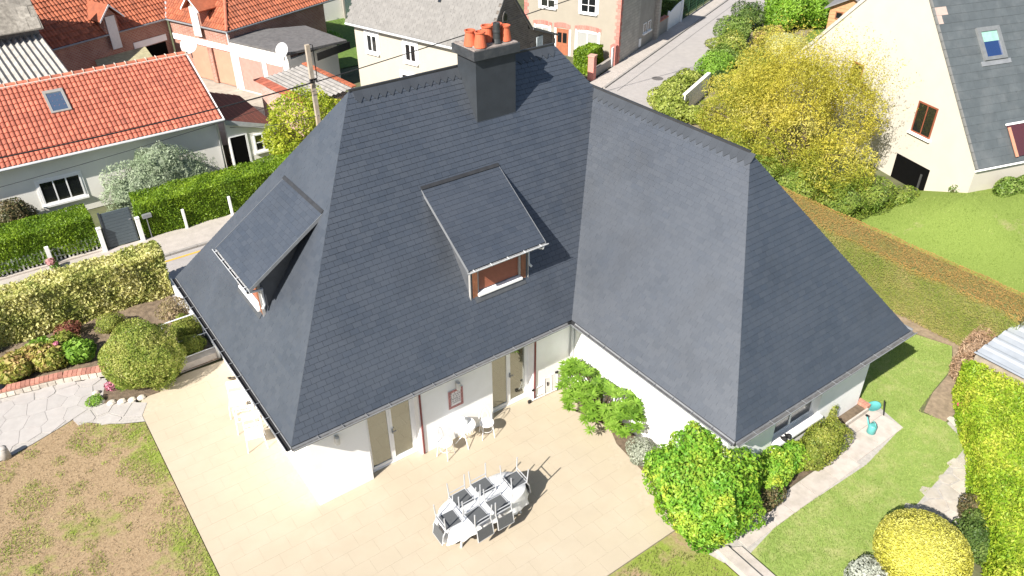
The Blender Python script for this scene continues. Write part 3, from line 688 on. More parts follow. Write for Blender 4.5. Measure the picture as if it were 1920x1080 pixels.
# ================================================================ on the terrace
y0 = .5
LAMP = M('lamp_body', (.62, .61, .58), .5, .08, 10)
for (x, z, l) in ((1.17, 1.86, 'small white wall lamp on the wall left of the left French door'), (4.52, 1.82, 'small white wall lamp above the red tiled wall plaque')):
    t = thing('wall_lamp', l, 'lamp', (x, y0, z), 0, 'wall lamps on the terrace front')
    put('back_plate', MB().box(-.05, -.02, -.12, .05, -.002, .12), LAMP, t, True)
    put('lamp_shade', MB().lathe((0, -.08, -.11), [(.055, 0), (.06, .01), (.06, .2), (.052, .22)], 14), LAMP, t, True, True)
t = thing('wall_plaque', 'wall plaque with red mosaic border and rows of grey letters', 'plaque', (4.46, y0, 1.1))
put('panel', MB().box(-.225, -.022, 0, .225, -.002, .60), M('plaque_white', (.78, .74, .73), .6, .05, 10), t, True)
bd = MB(); rg = random.Random(5)
for i in range(18):
    for j in range(24):
        if 3 <= i < 15 and 3 <= j < 21: continue
        bd.box(-.223+i*.0248, -.030, .003+j*.0248, -.223+i*.0248+.020, -.023, .003+j*.0248+.020)
put('mosaic_border', bd, M('mosaic_red', (.50, .22, .21), .6, .25, 40, isl=.3), t, True, kind='stuff')
lt = MB()                                         # six rows of small letter marks
for r_, cnt in enumerate((3, 5, 4, 6, 5, 5)):
    for c in range(cnt):
        w = .30/cnt; a = -.15+c*w+.006; z = .475-r_*.066; b = a+min(.036, w-.012)
        k = rg.randrange(4)
        lt.box(a, -.027, z, a+.009, -.023, z+.04)
        if k in (0, 1): lt.box(b-.009, -.027, z, b, -.023, z+.04)
        if k in (0, 2): lt.box(a+.009, -.027, z+.031, b-.009, -.023, z+.04)
        if k in (1, 3): lt.box(a+.009, -.027, z+.016, b-.009, -.023, z+.025)
        if k == 2: lt.box(a+.009, -.027, z, b-.009, -.023, z+.009)
put('lettering', lt, M('letter_grey', (.20, .18, .18), .7, .1, 10), t, True, kind='stuff')

# dining table with its cloth
TX, TY, TZ = 3.45, -2.21, .74
t = thing('dining_table', 'oval garden dining table under a white cloth carrying six upturned chairs', 'table', (TX, TY, 0))
def oval(a, rx, ry, p=3.2):
    c, s = math.cos(a), math.sin(a); k = (abs(c)**p+abs(s)**p)**(-1/p); return rx*c*k, ry*s*k
mb = MB(); n = 40; pts = [oval(2*math.pi*i/n, 1.075, .46) for i in range(n)]
put('tabletop', mb.prism([(x, y, TZ-.04) for x, y in pts], (0, 0, .035)), M('table_wood', (.3, .2, .12), .6, .2, 8), t, True)
for sx in (-1, 1):
    for sy in (-1, 1): put('leg', MB().tube([(sx*.75, sy*.3, TZ-.04), (sx*.85, sy*.34, .0)], .03, 8), M('table_leg', (.6, .6, .6), .5), t, True)
cl = MB(); na, nz = 120, 9; vs = []
rg = random.Random(3); ph = [rg.uniform(0, 6.28) for _ in range(4)]
for j in range(nz):
    f = j/(nz-1)
    for i in range(na):
        a = 2*math.pi*i/na; x, y = oval(a, 1.10, .485)
        fold = math.sin(17*a+ph[0])*.6+math.sin(29*a+ph[1])*.4+math.sin(7*a+ph[2])*.3
        d = f*(.035+.05*abs(math.cos(a)))+f*f*.055*fold*(.5+abs(math.cos(a)))
        L = math.hypot(x, y); drop = .52+.06*math.sin(3*a+ph[3])-.14*abs(math.sin(a))
        vs.append((TX+x*(1+d/L), TY+y*(1+d/L), TZ+.004-f*drop-(.012 if j else 0)*0))
k0 = len(vs)
fs = [(j*na+i, j*na+(i+1) % na, (j+1)*na+(i+1) % na, (j+1)*na+i) for j in range(nz-1) for i in range(na)]
for j, f in enumerate((.66, .33)):
    for i in range(na):
        a = 2*math.pi*i/na; x, y = oval(a, 1.10*f, .485*f); vs.append((TX+x, TY+y, TZ+.006+.002*math.sin(x*9+y*14)))
vs.append((TX, TY, TZ+.007))
fs += [((i+1) % na, i, k0+i, k0+(i+1) % na) for i in range(na)]
fs += [(k0+(i+1) % na, k0+i, k0+na+i, k0+na+(i+1) % na) for i in range(na)]
fs += [(k0+na+(i+1) % na, k0+na+i, k0+2*na) for i in range(na)]
cl.add(vs, fs)
single('tablecloth', cl, M('white_cloth', (.80, .80, .80), .9, .03, 6), 'white tablecloth draped over the oval garden table', 'tablecloth', smooth=True)
# upturned chairs: seat lies on the table, legs in the air, back hanging over the edge (towards local -y)
FRAME = M('chair_frame', (.47, .48, .50), .4, .05, 8, metal=.2)
SLING = M('grey_sling', (.085, .09, .095), .7, .1, 60, .2, 300)
def upchair(label):
    c = thing('garden_chair', label, 'chair', (0, 0, 0), 0, 'chairs upturned on the dining table')
    w, d, r = .215, .215, .016
    put('seat', MB().box(-w+.012, -d+.012, .0, w-.012, d-.012, .022), SLING, c, True)
    put('seat_frame', MB().tube([(-w, -d, .012), (-w, d, .012), (w, d, .012), (w, -d, .012), (-w, -d, .012)], r, 8).tube([(-w, d, .10), (w, d, .10)], r*.8, 6).tube([(-w, -d, .13), (w, -d, .13)], r*.8, 6), FRAME, c, True)
    for sx in (-1, 1):
        put('leg', MB().tube([(sx*w, d, .0), (sx*(w+.02), d+.03, .44)], r, 8), FRAME, c, True)
        put('leg', MB().tube([(sx*w, -d, .0), (sx*(w+.02), -d-.03, .44)], r, 8), FRAME, c, True)
        put('back_post', MB().tube([(sx*w, -d, .0), (sx*w, -d-.07, -.14), (sx*w, -d-.11, -.42)], r, 8), FRAME, c, True)
    put('backrest', MB().prism([(-w+.01, -d-.055, -.10), (w-.01, -d-.055, -.10), (w-.01, -d-.11, -.41), (-w+.01, -d-.11, -.41)], (0, -.012, -.003)), SLING, c, True)
    put('back_rail', MB().tube([(-w, -d-.11, -.42), (w, -d-.11, -.42)], r, 8), FRAME, c, True)
    return c
CH = [(2.49, -2.28, R(-92), 'upturned grey garden chair at the left end of the dining table'),
      (3.06, -1.93, R(180), 'upturned grey garden chair on the wall side of the table, nearer the left end'),
      (3.06, -2.57, R(2), 'upturned grey garden chair on the near side of the table, nearer the left end'),
      (3.66, -1.92, R(179), 'upturned grey garden chair on the wall side of the table, nearer the right end'),
      (3.64, -2.57, R(-1), 'upturned grey garden chair on the near side of the table, nearer the right end'),
      (4.37, -2.2, R(88), 'upturned grey garden chair at the right end of the dining table')]
for i, (x, y, a, l) in enumerate(CH):
    if i == 0: c0 = upchair(l); c0.location = (x, y, TZ+.012); c0.rotation_euler = (0, 0, a)
    else: copy_tree(c0, (x, y, TZ+.012), a, l)

# bistro set
WM = M('white_metal', (.80, .80, .80), .5, .03, 8)
t = thing('bistro_table', 'small round white metal bistro table against the terrace wall', 'table', (4.47, .17, 0))
put('table_top', MB().lathe((0, 0, .68), [(.30, 0), (.31, .005), (.31, .02), (.30, .025)], 32), WM, t, True)
put('pedestal', MB().tube([(0, 0, .68), (0, 0, .25)], .022, 10), WM, t, True)
for i in range(3):
    a = i*2.094+.4; put('leg', MB().tube([(0, 0, .38), (.10*math.cos(a), .10*math.sin(a), .22), (.24*math.cos(a), .24*math.sin(a), .0)], .012, 8), WM, t, True)
ap = MB()
for i in range(24):
    a = 2*math.pi*i/24; ap.obox((.298*math.cos(a)-.01, .298*math.sin(a)-.01, .60), (.02, 0, 0), (0, .02, 0), (0, 0, .082))
put('lattice_skirt', ap, WM, t, True)
pt_ = MB().lathe((4.5, .22, .705), [(.10, 0), (.12, .04), (.11, .12), (.06, .16), (.065, .17), (.02, .20)], 18)
single('white_pot', pt_, WM, 'white lidded pot standing on the bistro table', 'pot', smooth=True)
def bistro(label, loc, rot):
    c = thing('bistro_chair', label, 'chair', loc, rot, 'white bistro chairs')
    put('seat', MB().lathe((0, 0, .43), [(.19, 0), (.195, .01), (.19, .022), (.10, .026)], 28), WM, c, True)
    for sx, sy in ((-1, -1), (1, -1), (-1, 1), (1, 1)): put('leg', MB().tube([(sx*.13, sy*.13, .43), (sx*.17, sy*.17, .0)], .011, 8), WM, c, True)
    ar = [(.17*math.cos(math.pi*i/14), .16+.02*math.sin(math.pi*i/14)*2, .44+.42*math.sin(math.pi*i/14)**.8) for i in range(15)]
    ib = [(.09*math.cos(math.pi*i/10), .17+.02*math.sin(math.pi*i/10), .44+.26*math.sin(math.pi*i/10)) for i in range(11)]
    put('backrest', MB().tube(ar, .011, 8).tube(ib, .008, 6).tube([(0, .185, .70), (0, .20, .85)], .008, 6), WM, c, True)
    put('foot_ring', MB().tube([(.15*math.cos(2*math.pi*i/16), .15*math.sin(2*math.pi*i/16), .22) for i in range(17)], .006, 6), WM, c, True)
    return c
b0 = bistro('white bistro chair right of the small round table', (5.14, .10, 0), R(-20))
copy_tree(b0, (3.86, .13, 0), R(25), 'white bistro chair left of the small round table')
# white chairs by the left gable wall
def gchair(label, loc, rot, solid=True):
    c = thing('white_chair', label, 'chair', loc, rot, 'white chairs along the left house wall')
    w, d = .22, .21
    if solid: put('seat', MB().box(-w, -d, .40, w, d, .425), WM, c, True)
    else: put('seat', MB().tube([(-w, -d, .41), (w, -d, .41), (w, d, .41), (-w, d, .41), (-w, -d, .41)], .014, 8).box(-w, -.02, .4, w, .02, .415), WM, c, True)
    for sx in (-1, 1):
        put('leg', MB().tube([(sx*w, -d, .62 if not solid else .41), (sx*(w+.03), -d-.05, 0)], .013, 8), WM, c, True)
        put('leg', MB().tube([(sx*w, d, .41), (sx*(w+.03), d+.07, 0)], .013, 8), WM, c, True)
        put('back_post', MB().tube([(sx*w, d, .41), (sx*w, d+.10, .86)], .013, 8), WM, c, True)
        if not solid: put('armrest', MB().tube([(sx*w, d+.05, .62), (sx*(w+.05), 0, .66), (sx*w, -d, .62)], .016, 8), WM, c, True)
    put('backrest', MB().prism([(-w, d+.06, .66), (w, d+.06, .66), (w, d+.105, .86), (-w, d+.105, .86)], (0, .015, 0)).prism([(-w, d+.02, .46), (w, d+.02, .46), (w, d+.03, .54), (-w, d+.03, .54)], (0, .012, 0)), WM, c, True)
    return c
gchair('white garden chair with solid seat nearest the house corner', (.01, 3.42, 0), R(-14))
gchair('white armchair with curved armrests in the middle of the row by the wall', (.05, 4.22, 0), R(-18), False)
gchair('white garden chair with solid seat farthest from the house corner', (.10, 4.92, 0), R(-20))
fl = M('sandal_sole', (.10, .075, .05), .8, .2, 20)
for (x, y, a, l) in ((.37, 6.46, .5, 'dark flip-flop lying on the terrace, the one farther from the wall'), (.49, 6.40, .6, 'dark flip-flop lying on the terrace, the one closer to the wall')):
    c = thing('flip_flop', l, 'shoe', (x, y, .003), a, 'pair of flip-flops')
    put('sole', MB().lathe((0, 0, 0), [(.05, 0), (.052, .006), (.05, .016)], 16, .9, 2.4), fl, c, True)
    put('strap', MB().tube([(-.04, -.01, .014), (-.02, .03, .045), (0, .07, .016), (.02, .03, .045), (.04, -.01, .014)], .008, 6), BLACK, c, True)
for (x, l) in ((10.64, 'black clog on the window sill, the left one'), (10.80, 'black clog on the window sill, the right one')):
    c = thing('clog', l, 'shoe', (x, -5.13, .783), R(-10), 'pair of clogs airing on the sill')
    put('sole', MB().lathe((0, 0, .0), [(.045, 0), (.048, .01), (.045, .025)], 14, 1, 2.3), BLACK, c, True)
    put('upper', MB().lathe((0, -.035, .025), [(.045, 0), (.05, .03), (.04, .07), (.015, .085)], 14, 1, 1.5), BLACK, c, True)
# folded frame leaning on the wall
t = thing('folding_frame', 'folded white metal frame on black feet leaning against the terrace wall', 'folding frame', (7.35, .4, 0))
GP = M('frame_panel', (.66, .62, .60), .6, .1, 14, dirt=(.5, .46, .44), dirts=8)
put('base_bar', MB().tube([(-.50, .03, .045), (.45, 0, .045)], .018, 8).tube([(-.38, .10, .06), (.40, .07, .06)], .014, 8), WM, t, True)
for p in ((-.53, .03, .045), (.47, 0, .045)): put('foot', MB().obox((p[0]-.045, p[1]-.03, 0), (.09, 0, 0), (0, .06, 0), (0, 0, .09)), BLACK, t, True)
put('panel', MB().prism([(-.02, .02, .08), (.22, .01, .08), (.24, .09, .55), (.0, .09, .55)], (0, .012, 0)).prism([(.25, .01, .08), (.42, 0, .08), (.46, .09, .58), (.28, .09, .58)], (0, .012, 0)), GP, t, True)
put('strut', MB().tube([(-.02, 0, .05), (.02, .085, .58)], .014, 8).tube([(.235, 0, .05), (.262, .085, .60)], .014, 8).tube([(.44, -.01, .05), (.475, .085, .64)], .014, 8).tube([(-.40, .02, .05), (-.36, .088, .36)], .012, 8).tube([(-.36, .085, .36), (.02, .085, .40)], .012, 8), WM, t, True)
put('clamp', MB().obox((.40, .03, .60), (.09, 0, 0), (0, .05, 0), (0, 0, .05)).obox((.1, .03, .30), (.03, 0, 0), (0, .03, 0), (0, 0, .12)).obox((-.42, .05, .34), (.08, 0, 0), (0, .04, 0), (0, 0, .05)), BLACK, t, True)
# watering corner on the slab walk
TURQ = M('turquoise_plastic', (.10, .36, .35), .45, .1, 8)
t = thing('watering_can', 'turquoise plastic watering can on the concrete slabs', 'watering can', (13.5, -5.93, .01), R(70))
put('body', MB().lathe((0, 0, 0), [(.10, 0), (.115, .01), (.105, .24), (.085, .27), (.06, .27)], 20), TURQ, t, True, True)
put('handle', MB().tube([(-.09, 0, .26), (-.07, 0, .36), (.02, 0, .38), (.07, 0, .27)], .014, 8), TURQ, t, True, True)
put('spout', MB().tube([(.09, 0, .07), (.20, 0, .22), (.28, 0, .33)], [.03, .022, .018], 10), TURQ, t, True, True)
put('rose', MB().lathe((.29, 0, .325), [(.02, 0), (.045, .02), (.045, .03)], 14), BLACK, t, True)
t = thing('planter_box', 'low brick and stone planter against the wing corner', 'planter', (14.0, -5.05, 0))
PB = [(13.6, -5.04, 14.05, -4.93), (13.3, -5.38, 13.4, -4.98)]
for i in range(6): put('brick', MB().box(14.14+.0, -5.06+i*.085-.3, 0, 14.32, -5.06+i*.085-.3+.08, .16), M('planter_brick', (.46, .22, .16), .9, .2, 10, isl=.25), t)
put('stone_edge', MB().box(13.15, -5.42, .004, 14.13, -5.37, .14), CONC, t)
put('soil_fill', MB().box(13.2, -5.365, .004, 14.12, -5.09, .08), SOIL, t)
single('basin', MB().lathe((14.42, -5.40, .012), [(.15, 0), (.19, .06), (.20, .065), (.185, .06), (.14, .015)], 22, 1.35, .8), TURQ, 'oval turquoise plastic basin beside the watering can', 'basin', smooth=True)
single('garden_post', MB().tube([(14.38, -5.75, 0), (14.44, -5.62, .42)], .02, 8), BLACK, 'short dark stake standing between basin and watering can', 'stake')
# stub post on the left path
t = thing('stone_bollard', 'short grey concrete stub post at the edge of the garden path', 'bollard', (-5.45, 6.83, 0))
put('shaft', MB().lathe((0, 0, -.02), [(.12, 0), (.105, .3), (.095, .34)], 20), M('post_concrete', (.42, .39, .36), .9, .1, 8), t, True, True)
put('cap', MB().lathe((0, 0, .32), [(.1, 0), (.105, .02), (.03, .05)], 20), M('post_concrete', (.42, .39, .36)), t, True, True)

# ================================================================ planting around the house
L_VAR = leafmat('variegated_leaf', [(.11, .29, .025), (.17, .39, .035), (.26, .47, .05), (.38, .53, .06), (.58, .60, .08)], .42, 1.9, rw=.36, cw=.9)
L_FRESH = leafmat('fresh_leaf', [(.13, .26, .03), (.24, .42, .05), (.34, .52, .09)], .4, 1.5)
L_DARK = leafmat('dark_leaf', [(.05, .10, .02), (.10, .17, .035), (.18, .25, .06)], .3, 1.5)
L_GOLD = leafmat('gold_green_leaf', [(.14, .20, .03), (.27, .32, .05), (.42, .42, .10)], .35, 1.8)
L_YEL = leafmat('yellow_topiary_leaf', [(.50, .48, .06), (.62, .59, .11), (.70, .67, .20)], .35, 1.2, rw=.9, cw=.5)
L_GREY = leafmat('grey_leaf', [(.20, .23, .16), (.34, .37, .28), (.46, .48, .40)], .25, 2)
L_SILV = leafmat('silver_leaf', [(.20, .27, .15), (.36, .44, .28), (.52, .58, .43)], .35, 1.0)
L_LIME = leafmat('lime_hedge_leaf', [(.17, .32, .02), (.30, .46, .03), (.44, .56, .05), (.60, .62, .09)], .45, .9)
L_HEDGE = leafmat('hedge_leaf', [(.10, .19, .012), (.19, .31, .02), (.30, .43, .03)], .4, 1.1)
L_PRIV = leafmat('variegated_privet', [(.26, .31, .07), (.50, .52, .16), (.70, .67, .27), (.78, .74, .38)], .42, 1.3)
L_OLIVE = leafmat('olive_leaf', [(.13, .20, .025), (.24, .32, .05), (.38, .42, .09), (.50, .50, .16)], .4, 1.6)
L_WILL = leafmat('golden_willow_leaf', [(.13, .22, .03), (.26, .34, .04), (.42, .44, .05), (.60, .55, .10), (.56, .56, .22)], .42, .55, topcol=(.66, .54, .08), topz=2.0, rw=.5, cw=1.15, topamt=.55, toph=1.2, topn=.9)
L_PALE = leafmat('pale_topiary_leaf', [(.44, .47, .18), (.62, .62, .28), (.70, .68, .36)], .35, 1.2)
L_BROWN = leafmat('brown_hedge_leaf', [(.16, .24, .04), (.23, .28, .055), (.30, .30, .08), (.44, .34, .16)], .3, .6, topcol=(.50, .29, .10), topz=1.66, rw=.5, cw=1.1, toph=.1, topn=.1)
L_TWIG = leafmat('dry_twig', [(.28, .17, .10), (.42, .28, .18), (.54, .40, .28)], .2, 2)
L_HYD = leafmat('hydrangea_leaf', [(.19, .26, .04), (.38, .40, .08), (.52, .45, .14), (.46, .29, .13)], .4, 1.6)
L_RED = leafmat('red_leaf', [(.20, .07, .05), (.32, .13, .09), (.22, .16, .07)], .3, 2)
L_PINK = leafmat('pink_flower', [(.55, .12, .22), (.70, .28, .38)], .3, 2)
L_PURP = leafmat('dark_bronze_leaf', [(.06, .075, .03), (.12, .11, .045), (.20, .14, .07), (.08, .14, .04)], .25, 2)

shrub('variegated_shrub', 'large round green and yellow variegated shrub at the terrace corner', 'shrub',
      [(7.70, -5.10, .98, 1.33, 1.30, 1.0), (8.05, -4.65, 1.28, .80, .75, .88), (7.3, -4.45, 1.05, .65, .6, .75), (8.4, -5.4, .8, .65, .6, .72), (7.2, -5.5, .75, .7, .7, .72), (8.55, -4.75, 1.0, .42, .4, .75)], 28000, .082, L_VAR, asp=1.7, lump=.17, freq=4.5, inner=.35)
# whorled evergreen by the wing wall
t = thing('whorled_evergreen', 'bright green evergreen with whorled leaves against the white wing wall', 'shrub', (8.0, -1.3, 0))
cs = []
for (x, y, z, rx, ry, rz, n) in ((7.80, -.70, .95, .58, .62, .62, 46), (7.85, -1.5, .85, .58, .6, .6, 42), (7.9, -2.25, .75, .52, .52, .55, 36), (7.55, -1.7, .5, .40, .6, .45, 24), (7.95, -.2, 1.0, .38, .4, .45, 18), (8.1, -1.9, 1.1, .32, .6, .35, 22), (7.55, -.8, .55, .38, .5, .4, 18)):
    d = unit(RNG.normal(size=(n, 3))); d[:, 2] = np.abs(d[:, 2])*.9-.15; cs.append(np.array([x, y, z])+d*np.array([rx, ry, rz])*RNG.uniform(.75, 1.05, (n, 1)))
cs = np.concatenate(cs); cs = cs[cs[:, 0] < 8.3]
C, N, AX = [], [], []
for c in cs:
    k = 15; a = np.arange(k)*2.4+random.random()*6; tilt = RNG.uniform(.05, .55, k)
    ax = np.stack([np.cos(a)*np.cos(tilt), np.sin(a)*np.cos(tilt), np.sin(tilt)], 1); C.append(c+ax*.105); AX.append(ax); nn = np.stack([-np.cos(a)*np.sin(tilt), -np.sin(a)*np.sin(tilt), np.cos(tilt)], 1); N.append(nn)
C, N, AX = map(np.concatenate, (C, N, AX)); AXs = AX.copy()
put('foliage', leaves('foliage', C, N, .20, 3.6, .9, .25, .1, axis=AX*3), L_FRESH, t)
st = MB()
for c in cs[::2]: st.tube([(7.95, -1.3 + (c[1]+1.3)*.35, -.02), (.5*(7.95+c[0]), .5*(-1.3+c[1]), c[2]*.55), tuple(c)], [.03, .02, .01], 6)
put('stem', st, BARK, t)
shrub('grey_shrub', 'small grey leaved shrub between evergreen and variegated bush', 'shrub', [(7.82, -3.0, .3, .40, .42, .34)], 2600, .055, L_GREY, asp=2.4, core=.6)
shrub('dark_shrub', 'dark green clipped shrub under the wing window', 'shrub', [(10.0, -5.45, .48, .72, .42, .52), (9.55, -5.6, .40, .5, .42, .42), (10.6, -5.45, .42, .5, .36, .46)], 9000, .07, L_VAR, lump=.15, freq=4)
shrub('bronze_shrub', 'low dark bronze shrub in the shade of the variegated bush', 'shrub', [(9.2, -5.85, .3, .5, .35, .34)], 2600, .06, L_PURP, core=.65)
shrub('golden_shrub', 'golden green shrub beneath the right part of the wing window', 'shrub', [(11.72, -5.62, .48, .78, .46, .5), (11.2, -5.7, .4, .5, .40, .42)], 9000, .055, L_GOLD, lump=.14, freq=5)
shrub('wall_climber', 'thin green climber against the wing wall beside the golden shrub', 'shrub', [(12.75, -5.15, .4, .22, .06, .42)], 420, .06, L_GOLD, core=0)
shrub('yellow_topiary', 'large yellow clipped dome shrub on the right lawn edge', 'shrub', [(10.42, -9.02, .62, .99, .99, .72)], 26000, .045, L_YEL, lump=.03, freq=3, inner=.15, out=.6, core=.86)
shrub('silver_plant', 'grey white leaved plant at the foot of the yellow dome', 'plant', [(9.3, -8.55, .22, .45, .40, .26)], 2600, .07, leafmat('white_leaf', [(.4, .43, .36), (.58, .6, .53)], .3), asp=2.2, core=.6)
shrub('dark_rock_shrub', 'dark green shrub between yellow dome and lime hedge', 'shrub', [(12.0, -9.6, .35, .55, .60, .42), (12.5, -9.25, .30, .35, .32, .34)], 5200, .055, L_DARK, core=.7)
shrub('bronze_tip_shrub', 'small bronze tipped shrub above the dark one beside the lime hedge', 'shrub', [(12.95, -9.0, .25, .38, .36, .3)], 1800, .06, L_PURP, core=.6)
# lime hedge on the right
hd = Vector((-5.95, -4.13)).normalized()
hedge('lime_hedge', 'tall lime green hedge along the right stone path', (16.75, -6.35), tuple(hd*9.5), tuple(Vector((-hd.y, hd.x))*1.9), 1.22, 52000, .085, L_LIME, asp=2.6, wav=.06, out=.5, depth=.05)
hedge('brown_hedge', 'long clipped hedge with browned orange top beyond the right lawn', (19.05, -6.6), (1.35, 0), (0, 18.5), 1.8, 120000, .040, L_BROWN, wav=.025, out=.82, depth=.012)
shrub('dead_hedge', 'heap of dry brown twigs at the end of the clipped hedge', 'brush', [(19.6, -5.85, .55, 1.0, .42, .62), (18.6, -5.95, .45, .65, .38, .5), (17.7, -6.1, .35, .5, .3, .4)], 6500, .16, L_TWIG, asp=9, core=.7, out=.3)
# left garden
shrub('round_bush', 'big round olive green bush beside the brick edged bed', 'shrub', [(-1.58, 7.9, .95, 1.08, 1.0, .98), (-1.35, 7.55, .8, .85, .8, .8)], 24000, .06, L_OLIVE, asp=2.2, lump=.10, freq=5)
shrub('moss_shrub', 'small yellow green mossy shrub behind the round bush', 'shrub', [(-1.85, 11.0, .32, .45, .42, .32)], 2600, .045, L_GOLD, core=.75)
shrub('dwarf_conifer', 'yellow green dwarf conifer behind the metal railing', 'shrub', [(-.02, 9.25, .36, .46, .5, .4)], 4500, .045, L_GOLD, core=.75)
shrub('dwarf_conifer', 'yellow green dwarf conifer in front of the metal railing wall', 'shrub', [(-.18, 8.3, .33, .48, .4, .36)], 4200, .045, L_GOLD, core=.75)
shrub('rose_bush', 'loose brownish bush with a pink bloom beside the driveway edge', 'shrub', [(-.02, 10.5, .35, .5, .5, .38)], 1500, .065, leafmat('rose_leaf', [(.2, .17, .07), (.33, .27, .14), (.42, .3, .2)], .3), core=.4)
def bloom(parent, x, y, z, r, mat=L_PINK):
    C, N = shell([(x, y, z, r, r, r*.8)], 90, .1, .05)
    put('bloom', leaves('bloom', C, N, r*.8, 1.2, .7), mat, parent)
for i, (x, y, r, n, l, mt) in enumerate(((-4.75, 10.35, .62, 900, 'yellowing hydrangea clump at the left end of the brick bed', L_HYD), (-4.15, 10.55, .55, 750, 'yellow and orange hydrangea clump behind the left one', L_HYD), (-3.75, 10.2, .50, 650, 'yellowing hydrangea clump in the middle of the brick bed', L_HYD), (-3.3, 10.65, .45, 450, 'yellow green hydrangea clump at the back of the brick bed', L_GOLD), (-2.95, 10.0, .46, 520, 'fresh green hydrangea clump next to the round bush', L_FRESH))):
    hp_ = shrub('hydrangea', l, 'plant', [(x, y, .32, r, r*.9, .36)], n*2, .13, mt, 'hydrangeas in the brick bed', asp=1.7, core=.6, inner=.4)
    if i == 2: bloom(hp_, -3.45, 10.3, .66, .08)
shrub('red_plant', 'small red leaved plant at the back of the brick bed', 'plant', [(-3.0, 11.45, .28, .38, .3, .3)], 520, .10, L_RED, core=.3)
shrub('low_green_plant', 'low green plant on the bare soil below the privet hedge', 'plant', [(-3.9, 11.55, .12, .35, .2, .14)], 240, .10, L_FRESH, core=0)
t = hedge('privet_hedge', 'cream variegated privet hedge between garden and street', (-5.4, 11.95), (5.75, 0), (0, 1.05), 1.66, 27000, .10, L_PRIV, wav=.10, asp=1.6, out=.45, depth=.09)
hedge('olive_hedge', 'dark olive shrubs at the left end of the privet hedge', (-6.6, 11.7), (1.55, 0), (0, 1.3), 1.35, 9000, .08, L_OLIVE, wav=.12, depth=.1)
# brick edging wall
t = thing('brick_edging_wall', 'low garden wall of stones with a red brick coping', 'wall', (-3.9, 9.3, 0))
WP = [(-6.4, 9.78), (-5.26, 9.53), (-4.44, 9.36), (-3.61, 9.18), (-2.56, 8.78)]
BR = M('coping_brick', (.42, .19, .14), .9, .15, 12, .3, isl=.3); STN = M('edging_stone', (.56, .50, .43), .95, .15, 9, .5, isl=.18)
put('mortar', MB().prism([(a, b+.02, -.03) for a, b in WP]+[(a, b+.24, -.03) for a, b in WP[::-1]], (0, 0, .2)), M('wall_mortar', (.42, .36, .3), .95, .2, 10), t)
for (a, b), (c, d) in zip(WP[:-1], WP[1:]):
    L = math.hypot(c-a, d-b); ux, uy = (c-a)/L, (d-b)/L; k = int(L/.115)
    for i in range(k):
        s = i*L/k; put('brick', MB().obox((a+ux*s-uy*.0, b+uy*s+.0, .172+random.uniform(-.004, .006)), (ux*(L/k-.012), uy*(L/k-.012), 0), (-uy*.245, ux*.245, 0), (0, 0, .065)), BR, t)
    k = int(L/.19)
    for i in range(k):
        s = i*L/k; h = random.uniform(.12, .155); put('stone', MB().obox((a+ux*s+uy*.02, b+uy*s-.02, .0), (ux*(L/k-.02), uy*(L/k-.02), 0), (-uy*.08, ux*.08, 0), (0, 0, h)), STN, t)
# little bed with stones in the path
t = thing('stone_planter', 'small flower bed edged with pale stones at the foot of the round bush', 'planter', (-2.5, 7.6, 0))
put('soil_fill', MB().prism([(-2.95, 7.55, 0), (-2.2, 7.15, 0), (-1.5, 7.1, 0), (-1.7, 8.2, 0), (-2.7, 8.3, 0)], (0, 0, .03)), SOIL, t)
for (x, y, w_) in ((-2.95, 7.62, .2), (-2.72, 7.42, .22), (-2.47, 7.30, .22), (-2.22, 7.20, .2), (-1.98, 7.14, .2), (-3.02, 7.9, .18), (-2.98, 8.12, .18)):
    put('stone', MB().lathe((x, y, -.01), [(w_*.55, 0), (w_*.58, .04), (w_*.4, .085), (w_*.15, .1)], 9, 1.05, .85), STN, t)
shrub('pink_bedding_plant', 'small bedding plant with pink blooms in the stone planter', 'plant', [(-2.55, 8.05, .12, .2, .18, .14)], 130, .07, L_PINK, core=0)
shrub('bedding_plant', 'small dark green bedding plant in the stone planter', 'plant', [(-2.3, 7.9, .12, .22, .2, .14)], 260, .06, L_FRESH, core=0)
shrub('corner_plant', 'bright green low plant spilling over the planter onto the path', 'plant', [(-3.1, 7.7, .1, .24, .2, .13)], 420, .06, L_FRESH, core=0)
single('dark_sack', MB().lathe((-5.2, 9.72, .05), [(.12, 0), (.2, .06), (.18, .18), (.08, .26), (.02, .27)], 14, 1.2, .9), M('black_plastic', (.02, .022, .026), .35, .3, 9, .8, 14), 'black plastic bag beside the brick edging wall', 'bag', smooth=True)
# steps wall and railing by the back corner
t = thing('retaining_kerb', 'low concrete wall carrying a metal railing at the back house corner', 'wall', (0, 7.8, 0))
put('coping', MB().box(-.75, 7.62, -.03, .47, 7.92, .24), CONC, t)
t = thing('railing', 'white tubular metal railing above the low concrete wall', 'railing', (0, 8.6, 0))
put('top_rail', MB().tube([(-.75, 9.0, .92), (.48, 9.0, .92)], .022, 8), WM, t); put('mid_rail', MB().tube([(-.75, 8.35, .55), (.46, 8.35, .55)], .016, 8), WM, t); put('low_rail', MB().tube([(-.72, 7.9, .262), (.44, 7.9, .262)], .016, 8), WM, t)
for x in (-.72, .42): put('post', MB().tube([(x, 9.0, .92), (x, 8.35, .55), (x, 7.88, .24)], .016, 8), WM, t)
put('upright', MB().tube([(.42, 9.0, .92), (.42, 9.0, .02)], .016, 8).tube([(-.72, 9.0, .92), (-.72, 9.0, .02)], .016, 8), WM, t)
t = thing('driveway_kerb_wall', 'low white wall edging the driveway beside the privet hedge', 'wall', (.3, 11.5, 0))
put('coping', MB().box(.36, 9.9, .0, .46, 12.9, .32), PLASTER, t)
